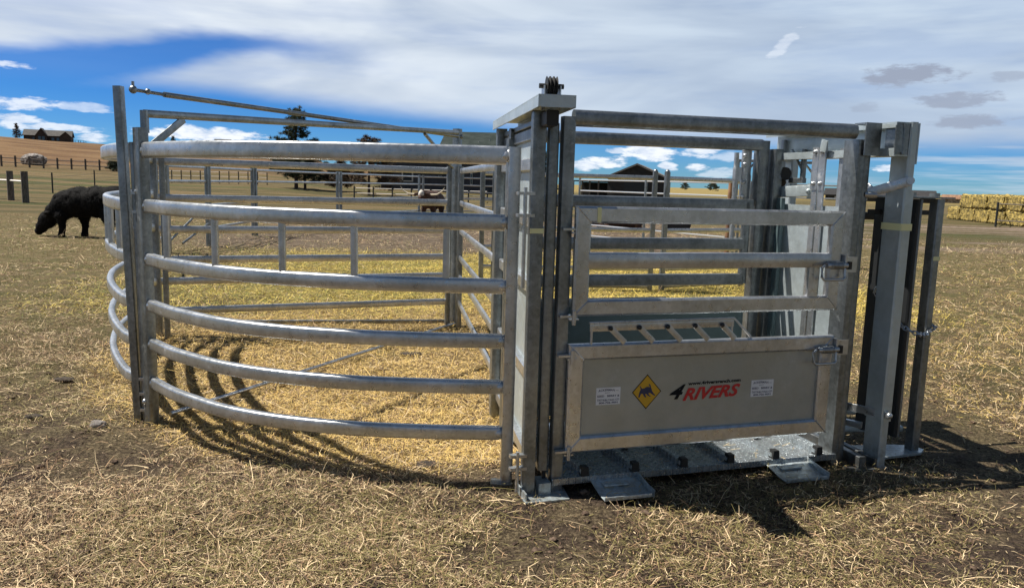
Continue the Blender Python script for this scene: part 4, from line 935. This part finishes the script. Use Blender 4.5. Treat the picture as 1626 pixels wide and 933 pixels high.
dg = bpy.context.evaluated_depsgraph_get(); nm = bpy.data.meshes.new_from_object(mo.evaluated_get(dg)); bpy.data.objects.remove(mo)
nr_ = [v.normal.copy() for v in nm.vertices]
for v, q in zip(nm.vertices, nr_):
    c = v.co.copy(); am = .022 if c.z > .42 else .008
    v.co += q * am * (mn.noise(c * 7) + .8 * mn.noise(Vector((c.x * 22, c.y * 22, c.z * 9))))
nm.materials.clear(); nm.materials.append(M['fur']); nm.polygons.foreach_set('use_smooth', [True] * len(nm.polygons))
o = bpy.data.objects.new('body', nm); COL.objects.link(o); o.parent = t
# coat: short hair strips over the body
hv = []; hf = []; rh = random.Random(4)
for v, q in zip(nm.vertices, nr_):
    if v.co.z < .25: continue
    for _ in range(1):
        p0 = v.co + Vector((rh.uniform(-.02, .02), rh.uniform(-.02, .02), rh.uniform(-.02, .02))); dd = (q * .6 + Vector((.35, 0, -.75)) + Vector((rh.gauss(0, .3), rh.gauss(0, .3), rh.gauss(0, .3)))).normalized() * rh.uniform(.03, .055)
        sd = dd.cross(q).normalized() * .005; i = len(hv); hv += [p0 - sd, p0 + sd, p0 + dd]; hf.append((i, i + 1, i + 2))
hb = MB(); hb.add(hv, hf); ho = hb.build('coat', M['fur'], t, smooth=False, recalc=False); ho['kind'] = 'stuff'
for s_ in (1, -1): b = MB(); b.ball((-1.0, .15 * s_, .40), .02, n=5); b.build('eye', M['rubber'], t)
t, H_ = cow('longhorn_cow', 'brown and white longhorn facing the camera with wide pale curved horns', (-3.1, 29.3, 0), R(78), .95, False, 'brownfur', .01)
for s_ in (1, -1):
    b = MB(); pts = [(-1.22, .06 * s_, 1.26), (-1.24, .30 * s_, 1.20), (-1.26, .58 * s_, 1.22), (-1.28, .80 * s_, 1.36), (-1.29, .88 * s_, 1.50)]
    P_ = [Vector(p) * .95 for p in pts]; vs = []; fs = []; m_ = 8
    for k, p in enumerate(P_):
        dd = (P_[min(k + 1, 4)] - P_[max(0, k - 1)]).normalized(); s1 = dd.cross(Vector((1, 0, 0))).normalized(); s2 = dd.cross(s1); rr = (.045, .04, .032, .02, .006)[k]
        for j in range(m_): vs.append(p + s1 * rr * math.cos(j * math.pi / 4) + s2 * rr * math.sin(j * math.pi / 4))
    for k in range(4):
        for j in range(m_): a = k * m_ + j; c = k * m_ + (j + 1) % m_; fs.append((a, c, c + m_, a + m_))
    b.add(vs, fs); b.build('horn', M['horn'], t)
b = MB(); b.ball((-1.34, 0, 1.15), .13, sq=(1.0, .8, 1.2)); b.build('white_face', M['whitefur'], t)
b = MB(); b.ball((-.45, .22, .97), .16, sq=(1.3, .75, .8)); b.build('white_patch', M['whitefur'], t)
t, _ = cow('resting_cow', 'dark brown cow lying on the dirt pen behind the chute rails', (4.0, 29.8, 0), R(184), 1.0, False, 'brownfur', .01, lying=True)
b = MB(); b.ball((-1.46, 0, .43), .12, sq=(1.2, .95, 1)); b.build('white_face', M['whitefur'], t)
b = MB(); b.ball((.3, .25, .40), .2, sq=(1.4, .6, .8)); b.build('white_patch', M['whitefur'], t)

# ================================================================== straw and dry grass (uncountable)
GR = RNG.random((64, 64, 4)).astype(np.float32)
def vn(x, y, f, ch=0):
    u = x * f + 31.7; v = y * f + 17.3; iu = np.floor(u).astype(int); iv = np.floor(v).astype(int); fu = u - iu; fv = v - iv
    fu = fu * fu * (3 - 2 * fu); fv = fv * fv * (3 - 2 * fv); G = GR[..., ch]
    g_ = lambda a, b_: G[a % 64, b_ % 64]
    return (g_(iu, iv) * (1 - fu) + g_(iu + 1, iv) * fu) * (1 - fv) + (g_(iu, iv + 1) * (1 - fu) + g_(iu + 1, iv + 1) * fu) * fv
def sm(a, b_, x): t_ = np.clip((x - a) / (b_ - a), 0, 1); return t_ * t_ * (3 - 2 * t_)
def blades(name, label, Nn, r0, r1, length, width, upr, seed, dens=None, cover='straw'):
    rg = np.random.default_rng(seed)
    r = np.exp(rg.uniform(math.log(r0), math.log(r1), Nn)); a = rg.uniform(-.86, .86, Nn)
    x = r * np.sin(a); y = r * np.cos(a)
    patch = .5 * vn(x, y, 1.1) + .3 * vn(x, y, 3.3, 1) + .2 * vn(x, y, 9, 2)
    # golden bedding inside the tub, yellow straw bed in the back pen
    dc = np.hypot(x + .45, y - 7.5); tub = (1 - sm(3.0, 3.5, dc)) * sm(4.1, 4.5, y)
    pen = sm(9.5, 11.5, y + vn(x, y, .4) * 1.5) * (1 - sm(17.0, 19.5, y + vn(x, y, .35, 1) * 2)) * sm(-7.0, -3.2, x + vn(x, y, .6, 3) * 1.5) * (1 - sm(5.2, 6.5, x))
    pen2 = pen * (.35 + .65 * sm(-3.5, -.5, x))
    right = sm(1.9, 3.2, x) * sm(4.6, 6, y) * (1 - sm(14, 22, y)) * .35
    keep = rg.random(Nn) < np.clip(.12 + 2.2 * (patch - .32) + .8 * tub + .8 * pen, .04, 1)
    x, y, r, patch, tub, pen, pen2, right = [q[keep] for q in (x, y, r, patch, tub, pen, pen2, right)]; n_ = len(x)
    z = np.array([.035 * mn.noise(Vector((p * 1.3, q * 1.3, 0))) + .018 * mn.noise(Vector((p * 5, q * 5, 7))) for p, q in zip(x, y)]) * (1 - sm(20, 30, r)) - .012
    sc = 1 + np.maximum(0, r - 4) / 15.
    L = rg.gamma(3.5, length / 3.5, n_) * sc; Wd = width * sc * rg.uniform(.6, 1.3, n_)
    th = rg.uniform(0, 2 * np.pi, n_); up_ = np.abs(rg.normal(0, .16, n_)); u2 = rg.random(n_) < upr; up_[u2] = rg.uniform(.4, 1.2, u2.sum())
    dx, dy, dz = np.cos(th) * np.cos(up_), np.sin(th) * np.cos(up_), np.sin(up_)
    sx, sy = -np.sin(th), np.cos(th); bend = rg.normal(0, .22, n_) * L
    lift = rg.uniform(.0, .016, n_) * sc
    P0 = np.stack([x, y, z + lift], 1); D = np.stack([dx, dy, dz], 1) * L[:, None]; Sd = np.stack([sx, sy, rg.normal(0, .35, n_)], 1)
    hp = np.stack([sx, sy, np.zeros(n_)], 1) * bend[:, None]
    m1 = P0 + D * .5 + hp * .5 + np.array([0, 0, 1]) * (L * .05)[:, None]; m2 = P0 + D + hp * -.1; m2[:, 2] -= np.where(u2, L * .15, 0)
    m2[:, 2] = np.maximum(m2[:, 2], z + .002)
    hw = Sd * (Wd / 2)[:, None]
    V = np.stack([P0 - hw, P0 + hw, m1 - hw, m1 + hw, m2 - hw * .5, m2 + hw * .5], 1).reshape(-1, 3)
    base = np.arange(n_)[:, None] * 6; F = np.stack([base + np.array([0, 1, 3, 2]), base + np.array([2, 3, 5, 4])], 1).reshape(-1, 4)
    me = bpy.data.meshes.new(name); me.vertices.add(len(V)); me.vertices.foreach_set('co', V.astype(np.float32).ravel())
    me.loops.add(F.size); me.loops.foreach_set('vertex_index', F.astype(np.int32).ravel()); me.polygons.add(len(F))
    me.polygons.foreach_set('loop_start', np.arange(0, F.size, 4, dtype=np.int32)); me.polygons.foreach_set('loop_total', np.full(len(F), 4, np.int32)); me.update()
    pal = np.array([(.76, .58, .35), (.42, .27, .15), (.12, .072, .046), (.24, .20, .075), (.70, .49, .17), (.74, .56, .13), (.26, .27, .07)])
    wts = np.stack([.36 + 0 * x, .34 + 0 * x, .30 + .5 * (1 - patch), .12 + .8 * sm(.5, .75, vn(x, y, .5, 3)), 2.2 * tub + right, 5.0 * pen2 + .6 * pen + .15 * right, 1.6 * pen * sm(.35, .6, vn(x, y, .45, 2)) + .25 * sm(8, 14, r)], 1)
    wts /= wts.sum(1, keepdims=True); cum_ = wts.cumsum(1); k = (rg.random(n_)[:, None] > cum_).sum(1).clip(0, 6)
    c = pal[k] * rg.uniform(.6, 1.25, n_)[:, None]
    ca_ = me.color_attributes.new('tint', 'FLOAT_COLOR', 'POINT'); cc = np.ones((n_, 6, 4), np.float32); cc[..., :3] = c[:, None, :]; ca_.data.foreach_set('color', cc.ravel())
    me.materials.append(M['blade']); me.validate(); o = bpy.data.objects.new(name, me); COL.objects.link(o); o['label'] = label; o['category'] = cover; o['kind'] = 'stuff'
blades('straw_litter', 'loose dry straw and trampled stalks covering the ground', 300000, 2.3, 30, .062, .0023, .10, 5)
blades('straw_litter', 'scattered long pale straw stalks lying on top of the litter', 8000, 2.3, 16, .13, .0028, .12, 41)
blades('dry_grass', 'short dry grass blades between the straw', 230000, 2.3, 34, .035, .0026, .45, 9, cover='grass')
blades('chaff', 'fine trampled chaff and broken stalk bits matted on the soil', 420000, 2.3, 16, .020, .0026, .18, 17, cover='chaff')

# small soil clods on the bare patches
rc = random.Random(77); cb = MB(); ic = bmesh.new(); bmesh.ops.create_icosphere(ic, subdivisions=1, radius=1); iv = [v.co.copy() for v in ic.verts]; fi = [tuple(v.index for v in f.verts) for f in ic.faces]; ic.free()
for k in range(5200):
    rr = math.exp(rc.uniform(math.log(2.3), math.log(11))); a = rc.uniform(-.85, .85); x, y = rr * math.sin(a), rr * math.cos(a)
    pt = float(.5 * vn(np.array([x]), np.array([y]), 1.1)[0] + .3 * vn(np.array([x]), np.array([y]), 3.3, 1)[0] + .2 * vn(np.array([x]), np.array([y]), 9, 2)[0])
    if rc.random() < sstep(.38, .55, pt) * .93: continue
    z = .035 * mn.noise(Vector((x * 1.3, y * 1.3, 0))) + .018 * mn.noise(Vector((x * 5, y * 5, 7))) - .012
    sz_ = rc.gauss(0, 1); sz_ = .0065 * math.exp(sz_ * .5); ro = rc.uniform(0, 6.28)
    vs = []
    for v in iv:
        q = v * (1 + rc.uniform(-.28, .28)); vs.append((x + sz_ * (q.x * math.cos(ro) * 1.3 - q.y * math.sin(ro)), y + sz_ * (q.x * math.sin(ro) * 1.3 + q.y * math.cos(ro)), z + sz_ * .3 + q.z * sz_ * .7))
    cb.add(vs, fi)
M['clod'] = mat('soil_clod', (.09, .062, .045), .95, spec=.15, build=noisy((.045, .030, .022), (.15, .105, .075), 60))
co = cb.build('soil_clods', M['clod'], smooth=False, recalc=False); co['kind'] = 'stuff'; co['label'] = 'small crumbly soil clods on the bare patches of ground'; co['category'] = 'soil'

# straw blown onto the chute floor and step plates
rs = random.Random(5); sb = MB()
for k in range(230):
    u_, v_ = (rs.uniform(.02, 1.76), rs.uniform(-.02, .85)) if k < 180 else (rs.choice((.2, 1.31)) + rs.uniform(0, .26), rs.uniform(-.22, -.06))
    z_ = .124 if (k < 180 and min(abs(u_ - (.17 + q * .302)) for q in range(6)) < .022) else (.0885 if k < 180 else .072 + (v_ + .046) * .19 if v_ > -.18 else .040)
    a = rs.uniform(0, 6.28); l = rs.uniform(.02, .07); q0 = Vector((u_, v_, z_)); dd = Vector((math.cos(a) * l, math.sin(a) * l, rs.uniform(0, .012))); sd = Vector((-math.sin(a), math.cos(a), .3)) * .0016
    rot = Matrix.Rotation(R(17), 4, 'Z'); T_ = Matrix.Translation((.25, 3.98, 0)) @ rot
    sb.add([T_ @ (q0 - sd), T_ @ (q0 + sd), T_ @ (q0 + dd + sd), T_ @ (q0 + dd - sd)], [(0, 1, 2, 3)])
M['straw1'] = mat('loose_straw', (.46, .35, .18), .7)
fo = sb.build('loose_straw', M['straw1'], smooth=False, recalc=False); fo['kind'] = 'stuff'; fo['label'] = 'loose straw bits blown onto the chute floor and step plates'; fo['category'] = 'straw'
